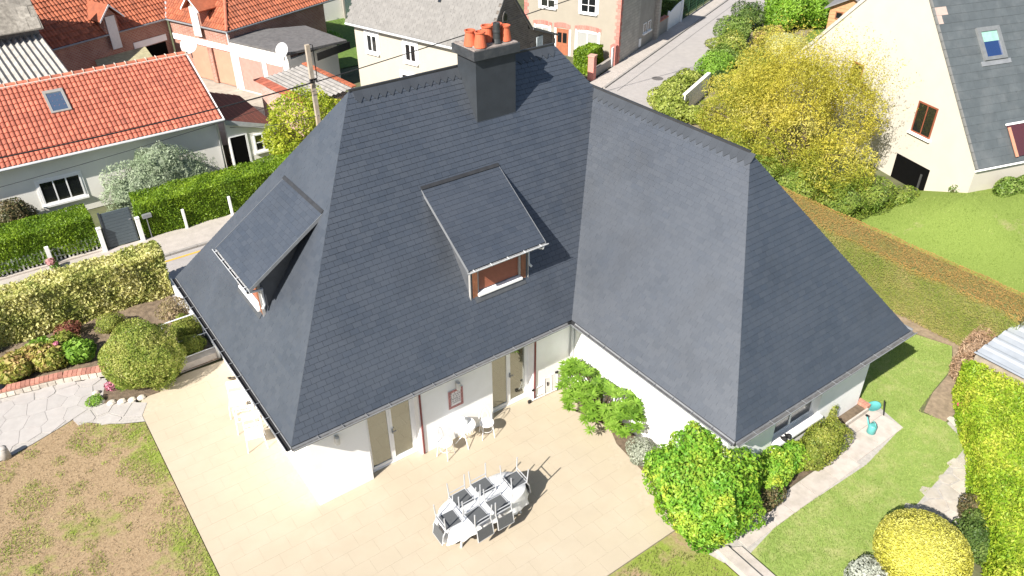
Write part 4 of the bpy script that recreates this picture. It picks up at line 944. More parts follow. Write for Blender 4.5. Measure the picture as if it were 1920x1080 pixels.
# right side: shed roof and pots
t = thing('zinc_shed', 'low shed with ribbed pale zinc roof behind the lime hedge', 'shed', (19, -8, 0))
rf = MB(); n = 60; pr = []
for i in range(n+1):
    x = 17.0+i*5.5/n; kx = (i % 6); pr.append((x, .035 if kx in (0, 1) else 0.))
vs = [(x, y, 1.34+z+(.03 if y > -7 else 0)) for y in (-6.42, -10.4) for x, z in pr]
rf.add(vs, [(i, n+1+i, n+2+i, i+1) for i in range(n)]); put('roof', rf, M('weathered_zinc', (.46, .49, .52), .5, .1, 2.5, metal=.2, dirt=(.34, .36, .38), dirts=1.5), t)
put('wall', MB().box(17.05, -10.35, 0, 22.4, -6.47, 1.31), M('shed_board', (.3, .25, .2), .9, .2, 6), t)
for i in range(9): put('roof_screw', MB().box(17.1+i*.55, -6.46, 1.40, 17.13+i*.55, -6.43, 1.425), BLACK, t)
t = thing('flower_pot', 'white flower pot with red blooms against the lime hedge', 'flower pot', (15.95, -7.15, 0))
put('pot', MB().lathe((0, 0, 0), [(.11, 0), (.16, .2), (.17, .22), (.14, .2)], 18), WM, t, True, True)
C, N = shell([(0, 0, .34, .17, .17, .17)], 160, .3, .1); put('foliage', leaves('foliage', C, N, .07, 1.6), L_GOLD, t, True)
C, N = shell([(0.05, .12, .42, .16, .16, .1)], 50, .1, .1); put('blooms', leaves('blooms', C, N, .06, 1.2), leafmat('red_bloom', [(.5, .03, .1), (.65, .1, .2)], .3), t, True)
put('edging_board', MB().obox((16.55, -6.78, -.01), (-1.1, -.85, 0), (.03, -.04, 0), (0, 0, .14)), M('old_board', (.2, .15, .12), .9, .2, 10), tag(thing('edging_board_row', 'weathered board edging the soil bed at the lime hedge', 'board', (16, -7.2, 0))))

# ================================================================ neighbouring buildings
RTILE = M('terracotta_tile', (.40, .115, .07), .75, .16, 5, isl=.24, dirt=(.30, .10, .065), dirts=1.4, dirtamt=.6)
RTILE2 = M('old_terracotta_tile', (.36, .105, .05), .8, .18, 4, isl=.25, dirt=(.22, .08, .05), dirts=.8, dirtamt=.6)
REDBASE = M('tile_underlay', (.13, .035, .022), .9, .2, 6)
CREAM = M('cream_render', (.47, .43, .36), .9, .03, 2, .1, 60)
OFFW = M('off_white_render', (.78, .76, .71), .9, .05, 2, .12, 60, dirt=(.62, .6, .56), dirts=1, dirtamt=.5)
BRICK = None
def brickmat(name, c1, c2, mort, s):
    m, nt, b = _nt(name); br = nt.nodes.new('ShaderNodeTexBrick'); tc = nt.nodes.new('ShaderNodeNewGeometry')
    sx = nt.nodes.new('ShaderNodeSeparateXYZ'); nt.links.new(tc.outputs['Position'], sx.inputs[0])
    ad = nt.nodes.new('ShaderNodeMath'); nt.links.new(sx.outputs[0], ad.inputs[0]); nt.links.new(sx.outputs[1], ad.inputs[1])
    cb = nt.nodes.new('ShaderNodeCombineXYZ'); nt.links.new(ad.outputs[0], cb.inputs[0]); nt.links.new(sx.outputs[2], cb.inputs[1]); nt.links.new(cb.outputs[0], br.inputs['Vector'])
    for i, c in ((1, c1), (2, c2), (3, mort)): br.inputs[i].default_value = (*c, 1)
    br.inputs['Scale'].default_value = 1; br.inputs['Brick Width'].default_value = s; br.inputs['Row Height'].default_value = s*.33; br.inputs['Mortar Size'].default_value = .012
    n = noise(nt, 1.5, 5); f = maprange(nt, n.outputs[0], .35, .7, .0, .5)
    nt.links.new(mixc(nt, br.outputs[0], tuple(.6*x for x in c1), f), b.inputs['Base Color']); b.inputs['Roughness'].default_value = .92
    MATS[name] = m; return m
BRICK = brickmat('brick_wall', (.34, .13, .09), (.42, .19, .13), (.42, .35, .3), .24)
STONEW = brickmat('block_wall', (.42, .39, .35), (.50, .46, .41), (.31, .29, .26), .55)
DSTONE = brickmat('dark_stone_wall', (.10, .085, .075), (.16, .135, .115), (.2, .18, .16), .3)
def window(parent, o, ex, ez, nrm, w, h, cols=2, rows=1, frame=WHITE, pane=DPANE, fw_=.06, depth=.05, surround=None, sill=True):
    """a window on a wall: o = lower left corner, ex/ez unit vectors, nrm outward"""
    o, ex, ez, n = Vector(o), Vector(ex), Vector(ez), Vector(nrm); mb = MB(); o = o+n*.003
    for (a, b, c, d) in ((0, 0, fw_, h), (w-fw_, 0, fw_, h), (fw_, 0, w-2*fw_, fw_), (fw_, h-fw_, w-2*fw_, fw_)): mb.obox(o+ex*a+ez*b, ex*c, ez*d, n*depth)
    cw = (w-2*fw_)/cols
    for i in range(1, cols): mb.obox(o+ex*(fw_+cw*i-fw_*.4)+ez*fw_, ex*fw_*.8, ez*(h-2*fw_), n*(depth-.004))
    for i in range(1, rows): mb.obox(o+ex*fw_+ez*(h*i/rows-.015), ex*(w-2*fw_), ez*.03, n*(depth-.012))
    win = put('window', mb, frame, parent)
    for i in range(cols):
        put('pane', MB().obox(o+ex*(fw_+cw*i+(.4*fw_ if i else 0))+ez*fw_, ex*(cw-(.4*fw_ if i else 0)-(.4*fw_ if i < cols-1 else 0)), ez*(h-2*fw_), n*.02), pane, win)
    if surround:
        sm, sw = surround; s = MB(); s.obox(o-ex*sw-ez*(sw if not sill else 0), ex*(sw-.004), ez*(h+sw), n*.03); s.obox(o+ex*(w+.004), ex*(sw-.004), ez*(h+sw), n*.03); s.obox(o+ez*(h+.004)-ex*0, ex*w, ez*sw, n*.028)
        put('surround', s, sm, win)
    if sill: put('sill', MB().obox(o-ex*.08-ez*.09, ex*(w+.16), ez*.085, n*.12), PLASTER, win)
    return win
def tilemesh(tw, tl, mat):
    mb = MB(); k = 6; pr = [(0, .0), (.22, .012), (.40, .045), (.62, .055), (.84, .045), (1.0, .006)]
    vs = []
    for (v, z0) in ((0, .035), (tl+.02, .0)):
        for a, z in pr: vs.append((a*tw, v, z*tw/.22+z0))
    for a, z in pr: vs.append((a*tw, 0, z*tw/.22+.012))
    mb.add(vs, [(i, i+1, k+i+1, k+i) for i in range(k-1)]+[(2*k+i, 2*k+i+1, i+1, i) for i in range(k-1)])
    me = mb.mesh('roof_tile'); me.materials.append(mat); return me, mb
def tiled(parent, O, U, Vv, poly, tw, tl, mat, nparts=0):
    """clay tiles over a polygon given in (u, v)"""
    O, U, Vv = Vector(O), Vector(U).normalized(), Vector(Vv).normalized(); N = U.cross(Vv); me, src = tilemesh(tw, tl, mat); cells = []
    us = [p[0] for p in poly]; vv = [p[1] for p in poly]
    for j in range(int(min(vv)/tl)-1, int(max(vv)/tl)+1):
        for i in range(int(min(us)/tw)-1, int(max(us)/tw)+1):
            if inpoly((i+.5)*tw, (j+.5)*tl, poly): cells.append(O+U*i*tw+Vv*j*tl)
    cells.sort(key=lambda p: (p-CAM_LOC).length); rest = MB()
    for k, p in enumerate(cells):
        if k < nparts:
            o = bpy.data.objects.new('roof_tile', me); COL.objects.link(o); o.parent = parent
            m = Matrix((U, Vv, N)).transposed().to_4x4(); m.translation = p; o.matrix_basis = m
        else: rest.add([p+U*x+Vv*y+N*z for x, y, z in src.v], src.f)
    if rest.v: put('roof_tiles', rest, mat, parent, kind='stuff')

# --- low white house with the bright red roof
t = thing('red_roof_house', 'low white house with bright red tiled roof and roof window', 'house', (0, 22, 0))
RS_ = .48; EZ, EY, RY = 2.55, 20.05, 23.87
zf = lambda y: EZ+(y-EY)*RS_
put('wall', MB().prism([(-9, 20.4, -.05), (5.15, 20.4, -.05), (5.15, 20.4, zf(20.4)-.03), (-9, 20.4, zf(20.4)-.03)], (0, .25, 0)).prism([(5.15, 20.652, -.05), (5.15, 27.3, -.05), (5.15, 27.3, zf(20.45)-.05), (5.15, RY, zf(RY)-.08), (5.15, 20.652, zf(20.652)-.05)], (-.25, 0, 0)).box(-9, 27.0, -.05, 4.9, 27.3, 2.4), OFFW, t)
rb = put('roof', MB().prism([(-9, EY, zf(EY)-.07), (-9, EY, zf(EY)), (-9, RY, zf(RY)), (-9, 2*RY-EY, zf(EY)), (-9, 2*RY-EY, zf(EY)-.07), (-9, RY, zf(RY)-.08)], (14.35, 0, 0)), REDBASE, t)
sl = math.hypot(RY-EY, zf(RY)-zf(EY))
tiled(rb, (-6, EY-.03, EZ+.002), (1, 0, 0), (0, 1, RS_), [(0, 0), (11.3, 0), (11.3, sl), (0, sl)], .176, .285, RTILE, 296)
RD_ = M('ridge_tile', (.42, .13, .075), .8, .2, 6, isl=.25); MOR = M('pale_mortar', (.62, .52, .45), .95, .15, 14)
for i in range(27):
    x = -6+i*.42; mb = MB(); vs = []
    for xx in (x, x+.40):
        for k in range(7): a = math.pi*k/6; vs.append((xx, RY+.12*math.cos(a), zf(RY)+.01+.085*math.sin(a)))
    mb.add(vs, [(k, 7+k, 8+k, k+1) for k in range(6)]); put('ridge_tile', mb, RD_, rb)
mb = MB()
for i in range(27): mb.obox((-6+i*.42+.398, RY-.125, zf(RY)-.0), (.03, 0, 0), (0, .25, 0), (0, 0, .108))
mb.obox((-6, RY-.19, zf(RY)-.045), (11.35, 0, 0), (0, .075, 0), (0, 0, .06)); put('ridge_mortar', mb, MOR, rb)
put('verge_board', MB().prism([(5.33, EY-.03, zf(EY)-.12), (5.33, EY-.03, zf(EY)+.05), (5.33, RY, zf(RY)+.06), (5.33, RY, zf(RY)-.1)], (.035, 0, 0)), PLASTER, t)
put('gutter', MB().tube([(-9, EY-.06, EZ-.03), (5.37, EY-.06, EZ-.03)], .06, 8), ZINCL, t)
put('downpipe', MB().tube([(5.05, EY-.06, EZ-.05), (5.06, 20.3, EZ-.3), (5.06, 20.33, 0)], .04, 8), ZINCL, t, smooth=True)
window(t, (-2.07, 20.4, .6), (1, 0, 0), (0, 0, 1), (0, -1, 0), 1.52, .98, 3, 1, surround=(PLASTER, .08))
# roof window
def onroof(x, v, h=0.): p = Vector((x, EY, EZ))+Vector((0, 1, RS_)).normalized()*v; return p+Vector((0, -RS_, 1)).normalized()*h
U, Vv, N = Vector((1, 0, 0)), Vector((0, 1, RS_)).normalized(), Vector((0, -RS_, 1)).normalized()
sk = MB(); o = onroof(-.66, 2.16, .03)
for (a, b, c, d) in ((0, 0, .09, 1.28), (.66, 0, .09, 1.28), (.09, 0, .57, .09), (.09, 1.12, .57, .16)): sk.obox(o+U*a+Vv*b, U*c, Vv*d, N*.09)
skw = put('roof_window', sk, M('aluminium', (.38, .36, .33), .5, .1, 6, metal=.4), t)
put('pane', MB().obox(o+U*.09+Vv*.09, U*.57, Vv*1.03, N*.06), glassmat('sky_glass', (.12, .16, .2), .75, (.9, .95, 1)), skw)
# annex
t = thing('lean_to_annex', 'small annex with sloping red tiled roof and dark open door', 'annex', (6.3, 22, 0))
put('wall', MB().prism([(5.42, 20.3, -.05), (7.45, 20.3, -.05), (7.45, 20.3, 1.62), (5.42, 20.3, 2.30)], (0, .2, 0)).box(7.25, 20.5, -.05, 7.45, 24.5, 1.6), OFFW, t)
ar = put('roof', MB().prism([(5.40, 20.15, 2.38), (7.55, 20.15, 1.66), (7.55, 20.15, 1.72), (5.40, 20.15, 2.44)], (0, 4.5, 0)), REDBASE, t)
tiled(ar, (5.40, 24.6, 2.45), (0, -1, 0), (-1, 0, .335), [(-.2, -2.3), (4.4, -2.3), (4.4, 0), (-.2, 0)], .176, .285, RTILE)
put('fascia', MB().prism([(5.40, 20.12, 2.22), (7.58, 20.12, 1.49), (7.58, 20.12, 1.70), (5.40, 20.12, 2.43)], (0, .025, 0)), M('grey_fascia', (.33, .34, .35), .6, .1, 6), t)
put('door_opening', MB().box(5.5, 20.285, 0, 6.16, 20.297, 1.55), M('dark_interior', (.006, .006, .006), 1., .1, 5, spec=0.), t)
put('door_frame', MB().box(6.165, 20.26, 0, 6.25, 20.297, 1.58).box(5.45, 20.26, 0, 5.495, 20.297, 1.58).box(5.495, 20.26, 1.553, 6.165, 20.297, 1.6), WHITE, t)
window(t, (6.5, 20.3, .64), (1, 0, 0), (0, 0, 1), (0, -1, 0), .78, .8, 2, 2)
# --- brick farmhouse at the top left
A3, B3 = Vector((-.366, .9306, 0)), Vector((.9306, .366, 0)); PB_ = Vector((9.3, 30.73, 0)); PI_ = Vector((7.45, 35.43, 0)); UP = Vector((0, 0, 1))
t = thing('brick_farmhouse', 'brick farm building with old red tiled roofs and white hatches', 'house', (8, 34, 0)); H = 3.1; s9 = .92; rise_ = 4.2
bw = MB(); bw.obox(PB_+B3*.12, A3*5.05, B3*.3, UP*H); bw.obox(PB_+A3*.12+B3*.42, B3*7, A3*.3, UP*H); bw.obox(PI_+A3*.12+B3*.1, -B3*13, A3*.3, UP*H)
put('wall', bw, BRICK, t)
def up3(p, a, b): q = p+A3*a+B3*b; return Vector((q.x, q.y, H+s9*max(0, min(a if b > 90 else a, 9))))
def lift(p, z): return Vector((p.x, p.y, z))
b_, a_ = PB_, PI_; zt_ = H+rise_*s9
H1 = lift(PB_+(A3+B3)*rise_, zt_); V1 = lift(PI_+(A3+B3)*rise_, zt_); Ee = PB_+B3*9; Et = lift(Ee+A3*rise_, zt_); Ww = PI_-B3*14; Wt = lift(Ww+A3*rise_, zt_)
rm = MB(); vs = [lift(PI_, H), lift(PB_, H), H1, V1, lift(Ee, H), Et, lift(Ww, H), Wt]; rm.add(vs, [(0, 1, 2, 3), (1, 4, 5, 2), (6, 0, 3, 7)])
rfo = put('roof', rm, REDBASE, t)
lsl = rise_*math.hypot(1, s9)
tiled(rfo, lift(PI_, H+.01), -A3, B3+UP*s9, [(0, 0), (5.05, 0), (5.05-rise_, lsl), (-rise_, lsl)], .2, .33, RTILE2)
tiled(rfo, lift(PB_, H+.01), B3, A3+UP*s9, [(.1, 0), (9, 0), (9, lsl), (rise_, lsl)], .2, .33, RTILE2)
tiled(rfo, lift(Ww, H+.01), B3, A3+UP*s9, [(0, 0), (14, 0), (14+rise_, lsl), (0, lsl)], .2, .33, RTILE2)
put('hip_tile_row', MB().tube([lift(PB_, H+.04), H1+UP*.04], .09, 8), RD_, rfo); put('valley_flashing', MB().tube([lift(PI_, H+.02), V1+UP*.02], .07, 6), ZINCL, rfo)
put('gutter', MB().tube([lift(PI_-B3*.05, H-.02), lift(PB_-B3*.05-A3*.05, H-.02), lift(Ee-A3*.05, H-.02)], .05, 8).tube([lift(PI_-A3*.05, H-.02), lift(Ww-A3*.05, H-.02)], .05, 8), ZINC, t)
put('downpipe', MB().tube([lift(PB_-B3*.02-A3*.02, H-.05), lift(PB_-B3*.02-A3*.02, 0)], .05, 8), ZINCL, t)
nW = -B3
put('lintel_band', MB().obox(PB_+B3*.1+UP*2.0, A3*4.9, nW*.03, UP*.32).obox(PI_+A3*.1-B3*.2+UP*1.95, -B3*2.1, -A3*.03, UP*.34), PLASTER, t)
GAR = M('faded_red_door', (.52, .26, .18), .7, .08, 4, dirt=(.44, .2, .14), dirts=2)
for a0, w_ in ((.2, 1.35), (2.05, 1.5)):
    put('garage_door', MB().obox(PB_+B3*.115+A3*a0+UP*.05, A3*w_, nW*.02, UP*1.85), GAR, t)
put('brick_pier', MB().obox(PB_+B3*.12+A3*1.62, A3*.36, nW*.12, UP*1.98), BRICK, t)
put('dark_opening', MB().obox(PI_+A3*.12-B3*1.9+UP*.2, B3*1.6, -A3*.01, UP*1.7), M('dark_interior', (.006, .006, .006), 1., .1, 5, spec=0.), t)
def hatch(p, e, n, w_, z0, z1):                       # gabled loft hatch cutting the eave
    d = put('loft_hatch', MB().obox(p-e*w_/2+n*.06+UP*z0, e*w_, n*.04, UP*(z1-z0)), M('whitewashed_boards', (.68, .67, .66), .8, .06, 8), t)
    gb = MB(); gb.prism([p-e*(w_/2+.12)+n*.04+UP*H, p+e*(w_/2+.12)+n*.04+UP*H, p+e*(w_/2+.12)+n*.04+UP*(z1), p+UP*(z1+.5)+n*.04, p-e*(w_/2+.12)+n*.04+UP*z1], -n*2.2)
    put('hatch_wall', gb, BRICK, d)
    rr = MB()
    for s in (-1, 1):
        a, b = p+UP*(z1+.62)+n*.3, p+e*s*(w_/2+.42)+UP*(z1-.1)+n*.3
        put('hatch_roof', MB().prism([a, b, b-UP*.05, a-UP*.05] if s > 0 else [b, a, a-UP*.05, b-UP*.05], -n*2.6), RTILE2, d)
    bb = 0
    for s in (-1, 1):
        a, b = p+UP*(z1+.64)+n*.305, p+e*s*(w_/2+.44)+UP*(z1-.09)+n*.305; put('bargeboard', MB().prism([a, b, b-UP*.1, a-UP*.1] if s > 0 else [b, a, a-UP*.1, b-UP*.1], n*.02), WHITE, d)
hatch(PI_-B3*3.35, B3, -A3, .55, 2.3, 4.0); hatch(PB_+A3*2.35, A3, -B3, .6, 2.55, 4.1)
# --- white garages with felt roof
t = thing('flat_roof_garage', 'white garage row with dark felt roof and faded doors', 'garage', (11.5, 28, 0))
g0 = PB_-A3*.02
put('wall', MB().obox(g0+UP*-.05, -A3*4.4, B3*.2, UP*2.62).obox(g0-A3*4.4+B3*.2, B3*3.4, A3*.2, UP*2.3), OFFW, t)
put('roof', MB().prism([g0-B3*.03+UP*2.571, g0-A3*4.45-B3*.03+UP*2.571, g0-A3*5.2+B3*3.6+UP*2.45, g0-A3*1.2+B3*4.5+UP*2.45, g0+A3*.3+B3*2+UP*2.57], (0, 0, .12)), M('roof_felt', (.12, .115, .115), .95, .25, 5, .5, 60, dirt=(.2, .19, .18), dirts=4), t)
put('shaded_end_panel', MB().obox(g0-A3*5.28+B3*1.2+UP*2.1, B3*2.5, -A3*.03, UP*.4), M('end_wall_shade', (.03, .03, .03), .8), t)  # near-black panel: shade of the garage end wall put into its colour
for a0, w_ in ((.62, 1.65), (2.75, 1.15)): put('garage_door', MB().obox(g0-A3*a0-B3*.005+UP*.05, -A3*w_, -B3*.02, UP*1.82), M('pink_door', (.42, .24, .20), .7, .1, 5), t); put('door_frame', MB().obox(g0-A3*(a0-.06)-B3*.004+UP*.03, -A3*.055, -B3*.03, UP*1.9).obox(g0-A3*(a0+w_+.005)-B3*.004+UP*.03, -A3*.055, -B3*.03, UP*1.9), M('door_frame_grey', (.35, .3, .28), .7), t)
def dish(loc, az, label, r=.38):
    c = thing('satellite_dish', label, 'satellite dish', loc, az, 'satellite dishes')
    put('mast', MB().tube([(.0, 0, -.35), (0, 0, .2)], .025, 8), ZINC, c, True)
    prof = [(.02, -.07), (r*.5, -.05), (r*.8, -.02), (r, .03), (r*.98, .035), (r*.5, -.035), (.02, -.055)]
    mb = MB().lathe((0, 0, 0), prof, 22); rm_ = Matrix.Rotation(R(62), 3, 'X'); mb.v = [tuple(rm_ @ Vector(v)+Vector((0, -.08, .25))) for v in mb.v]
    put('reflector', mb, M('dish_white', (.5, .5, .5), .6, .05, 6), c, True, True); put('feed_arm', MB().tube([(0, -.1, .0), (0, -.55, .28)], .012, 6), ZINC, c, True)
dish((10.62, 26.25, 2.75), R(-60), 'white satellite dish on the dark felt garage roof'); dish((5.62, 23.95, 4.45), R(-40), 'white satellite dish behind the ridge end of the red roof house')
# --- brick shed with patchy corrugated roof
t = thing('brick_shed', 'small brick shed with grey corrugated roof edged in red tiles', 'shed', (10.2, 22.8, 0))
sa, sb, sc_, sd_ = Vector((8.43, 24.62, 2.3)), Vector((11.12, 24.97, 2.5)), Vector((11.95, 21.1, 2.2)), Vector((9.3, 20.9, 2.0))
put('wall', MB().prism([(8.55, 24.5, -.05), (9.4, 21.0, -.05), (11.8, 21.2, -.05), (11.0, 24.85, -.05)], (0, 0, 1.95)), brickmat('pink_brick', (.45, .24, .19), (.52, .32, .26), (.5, .44, .4), .24), t)
n = 44; vs = []
for f in (0, 1):
    for i in range(n+1):
        p = sa.lerp(sb, i/n) if f == 0 else sd_.lerp(sc_, i/n); vs.append(p+UP*(.03*math.sin(i*math.pi/2)))
put('roof', MB().add(vs, [(n+1+i, n+2+i, i+1, i) for i in range(n)]), M('fibre_cement', (.27, .255, .24), .9, .18, 4, dirt=(.15, .14, .12), dirts=3, dirtamt=.7), t)
for i in range(14):
    p = sa.lerp(sd_, i/14); q = sa.lerp(sd_, (i+.92)/14); put('edge_tile', MB().obox(p+UP*.02+Vector((-.1, 0, 0)), q-p, Vector((.5, .06, .03)), UP*.05), RTILE, t)
for i in range(14):
    p = sb.lerp(sc_, i/14); q = sb.lerp(sc_, (i+.92)/14); put('edge_tile', MB().obox(p+UP*.02+Vector((-.12, 0, 0)), q-p, Vector((.25, .03, .0)), UP*.05), RTILE2, t)
# --- corrugated barn and old slab roof at the left edge
t = thing('corrugated_barn', 'barn with pale ribbed corrugated roof at the left edge', 'barn', (-2, 30, 0))
n = 96; vs = []
for (y, z) in ((27.7, 3.3), (32.1, 4.2)):
    for i in range(n+1): vs.append((1.05-.3*(y-27.7)/4.4-i*6.5/n, y, z+.06*math.sin(i*math.pi/2)))
put('roof', MB().add(vs, [(i, i+1, n+2+i, n+1+i) for i in range(n)]), M('corrugated_cement', (.33, .315, .29), .9, .15, 4, dirt=(.18, .17, .15), dirts=3, dirtamt=.6), t)
put('wall', MB().box(-5.4, 27.9, -.05, .65, 31.9, 3.1), OFFW, t)
t = thing('slab_roof_barn', 'old grey slab roof partly in shade at the top left corner', 'barn', (-2, 33, 0))
put('wall', MB().prism([(-6, 31.9, -.05), (.75, 31.95, -.05), (.75, 31.95, 4.5), (-6, 31.9, 4.5)], (0, .25, 0)), M('grey_plaster', (.2, .19, .18), .9, .2, 4), t)
rfs = put('roof', MB().prism([(-6, 31.0, 4.55), (.92, 31.25, 4.55), (.80, 33.2, 6.6), (-6, 33.2, 6.6)], (0, 0, .05)), M('old_slab', (.22, .20, .17), .95, .3, 6, .5, dirt=(.4, .37, .32), dirts=3, dirtamt=.6), t)
for j in range(5):
    for i in range(12):
        a = .85-i*.5-(.25 if j % 2 else 0); p = Vector((a-.48, 31.25+j*.42, 4.61+j*.42*1.05)); put('slab', MB().obox(p, (.47, 0, 0), (0, .42, .44), (0, -.014, .014)), M('old_slab_piece', (.24, .22, .19), .95, .3, 6, .5, isl=.25, dirt=(.42, .39, .34), dirts=5, dirtamt=.6), rfs)
t = thing('lean_to_canopy', 'flat mossy board canopy in the yard behind the red roof', 'canopy', (4.6, 33, 0))
put('roof', MB().prism([(2.9, 32.6, 1.85), (5.7, 32.5, 1.85), (5.8, 34.5, 2.0), (3.0, 33.6, 2.0)], (0, 0, .06)), M('mossy_board', (.36, .33, .2), .95, .2, 5, dirt=(.22, .2, .13), dirts=2), t)
for p in ((3.0, 32.7), (5.6, 32.6)): put('post', MB().box(p[0], p[1], -.04, p[0]+.08, p[1]+.08, 1.85), BROWN, t)
# --- pale slate house
t = thing('pale_slate_house', 'cream house with pale grey slate roof and dark stone gable', 'house', (18, 22, 0))
GU, GW = Vector((.294, -.956, 0)), Vector((.956, .294, 0)); C0 = Vector((16.61, 17.24, 0)); base = C0-GW*20.95
base = C0
def gp(w, z, u=0.): return C0+GW*(w-20.95)+GU*u+UP*z
AP = (22.72, 6.57)
put('wall', MB().prism([gp(21.2, -.05, -.02), gp(21.2, -.05, -8.6), gp(21.2, 4.25, -8.6), gp(21.2, 4.25, -.02)], GW*.3), CREAM, t)
put('gable_wall', MB().prism([gp(21.2, -.05, -.02), gp(24.3, -.05, -.02), gp(24.3, 4.5, -.02), gp(*AP, -.02), gp(21.2, 4.33, -.02)], GU*.3), DSTONE, t)
PSL = M('pale_slate', (.19, .182, .173), .75, .10, 5, isl=.08, dirt=(.19, .18, .17), dirts=1.2); 
rf = put('roof', MB().prism([gp(20.95, 3.93, .3), gp(*AP, .3), gp(24.6, 4.3, .3), gp(24.6, 4.2, .3), gp(AP[0], AP[1]-.12, .3), gp(20.95, 3.83, .3)], -GU*9.2), PSL, t)
Vv = (gp(*AP)-gp(20.95, 3.93)).normalized(); O = gp(20.95, 3.93, .3); U = -GU; N = U.cross(Vv); N = N if N.z > 0 else -N; sm = MB(); L = (gp(*AP)-gp(20.95, 3.93)).length
for j in range(int(L/.17)):
    for i in range(32):
        a = i*.29+(.145 if j % 2 else 0)
        if a > 9.1: continue
        sm.obox(O+U*(a+.003)+Vv*j*.17+N*.004, U*.284, Vv*.172, N*random.uniform(.010, .016))
put('slates', sm, PSL, rf, kind='stuff')
put('gutter', MB().tube([gp(20.9, 3.87, .3), gp(20.9, 3.87, -8.9)], .06, 8), ZINCL, t)
put('verge', MB().prism([gp(AP[0], AP[1]+.03, .31), gp(24.65, 4.3, .31), gp(24.65, 4.18, .31), gp(AP[0], AP[1]-.1, .31)], GU*.04), M('verge_slate', (.06, .06, .065), .6), t)
for k, u_ in enumerate((-7.75, -5.05)): window(t, gp(21.2, 2.57, u_), GU, UP, -GW, .80, .95, 2, 1, surround=(PLASTER, .14), fw_=.09)
window(t, gp(21.2, 1.0, -5.4), GU, UP, -GW, .85, .9, 2, 1, surround=(PLASTER, .12))
ov = MB(); ov.lathe((0, 0, 0), [(.26, 0), (.32, .02), (.32, .05), (.24, .05)], 20, .62, 1.)
ov.v = [tuple(gp(22.45, 5.23, .29)+GW*v[0]+UP*v[1]+GU*v[2]) for v in ov.v]; rw = put('oval_window', ov, M('stone_ring', (.13, .12, .11), .9), t)
oc = MB().lathe((0, 0, 0), [(.23, 0), (.23, .056)], 20, .62, 1.); oc.v = [tuple(gp(22.45, 5.23, .29)+GW*v[0]+UP*v[1]+GU*v[2]) for v in oc.v]; put('pane', oc, DPANE, rw)
put('lean_to_wall', MB().prism([gp(24.32, -.05, -.02), gp(26.6, -.05, -.02), gp(26.6, 3.5, -.02), gp(24.32, 4.35, -.02)], GU*.3), DSTONE, t)
put('lean_to_roof', MB().prism([gp(24.62, 4.36, .4), gp(26.85, 3.52, .4), gp(26.85, 3.42, .4), gp(24.62, 4.22, .4)], -GU*4), M('lead_roof', (.12, .12, .125), .6), t)
window(t, gp(25.0, 2.9, .285), GW, UP, GU, .5, .85, 1, 1, frame=M('pale_blue_panel', (.42, .47, .5), .5), pane=M('pale_blue_panel', (.42, .47, .5)), sill=False)
for w_ in (24.5, 26.35):
    for j in range(12): put('quoin', MB().obox(gp(w_, .4+j*.27, .284), GW*(.22 if j % 2 else .3), UP*.24, GU*.03), M('quoin_stone', (.19, .165, .145), .9, .2, 8, isl=.2), t)
for p in ((22.6, 1), (21.6, -1)):
    pass
for v_, u_ in ((1.9, 2.0), (2.6, 3.6), (2.5, 1.1)): put('roof_vent', MB().obox(O+U*(u_+1.5)+Vv*v_+N*.02, U*.16, Vv*.2, N*.05), DPANE, rf)
# --- cream house with brick quoins
t = thing('brick_quoin_house', 'cream rendered house with red brick quoins and arches', 'house', (28, 24, 0))
CD, CN, CC = Vector((.40, -.917, 0)), Vector((.917, .40, 0)), Vector((29.06, 21.22, 0)); Hc = 5.2
BEIGE = M('beige_render', (.34, .305, .25), .9, .04, 2, .12, 60)
put('wall', MB().obox(CC-CD*6.4+CN*.0-UP*.05, CD*6.4, CN*.3, UP*Hc), BEIGE, t)
put('side_wall', MB().obox(CC+CN*.302-CD*.3-UP*.05, CN*2.75, CD*.3, UP*(Hc-.3)), STONEW, t)
put('roof', MB().prism([CC-CD*6.8-CN*.3+UP*(Hc-.02), CC+CD*.3-CN*.3+UP*(Hc-.02), CC+CD*.3+CN*3.2+UP*(Hc+2.5), CC-CD*6.8+CN*3.2+UP*(Hc+2.5)], UP*.1), UNDER, t)
QB = M('quoin_brick', (.50, .20, .165), .9, .12, 12, isl=.2)
for j in range(26):
    for side in (0, 1):
        w_ = .30 if j % 2 else .20
        o = CC+UP*(.02+j*.2)-CN*.02; put('quoin', MB().obox(o-CD*w_ if side == 0 else o-CD*6.4, CD*(w_+.0), CN*.018, UP*.19), QB, t)
    put('quoin', MB().obox(CC+UP*(.02+j*.2)-CN*.02+CD*.003, CN*(.30 if j % 2 else .2), CD*.018, UP*.19), QB, t)
def fo(s, z, d=0.): return CC+CD*s+UP*z-CN*d
for s, w_ in ((-2.55, 1.0), (-5.25, 1.0)):
    window(t, fo(s, 2.72), CD, UP, -CN, w_, 1.35, 2, 3, surround=(PLASTER, .16))
def arch(s0, s1, z, rise, nb, th=.28):
    for i in range(nb):
        f0, f1 = i/nb, (i+.94)/nb; q = []
        for f in (f0, f1): q.append((s0+(s1-s0)*f, z+rise*math.sin(math.pi*f)))
        put('arch_brick', MB().prism([fo(q[0][0], q[0][1], .002), fo(q[1][0], q[1][1], .002), fo(q[1][0], q[1][1]+th, .002), fo(q[0][0], q[0][1]+th, .002)], -CN*.03), QB, t)
arch(-2.9, -1.15, 1.60, .1, 11); arch(-4.3, -3.2, 1.58, .09, 8); arch(-5.75, -4.45, 1.55, .09, 9)
window(t, fo(-2.75, .45), CD, UP, -CN, 1.45, 1.15, 2, 1, pane=glassmat('curtain_glass', (.5, .5, .48), .15, (1, 1, 1)), surround=(PLASTER, .1))
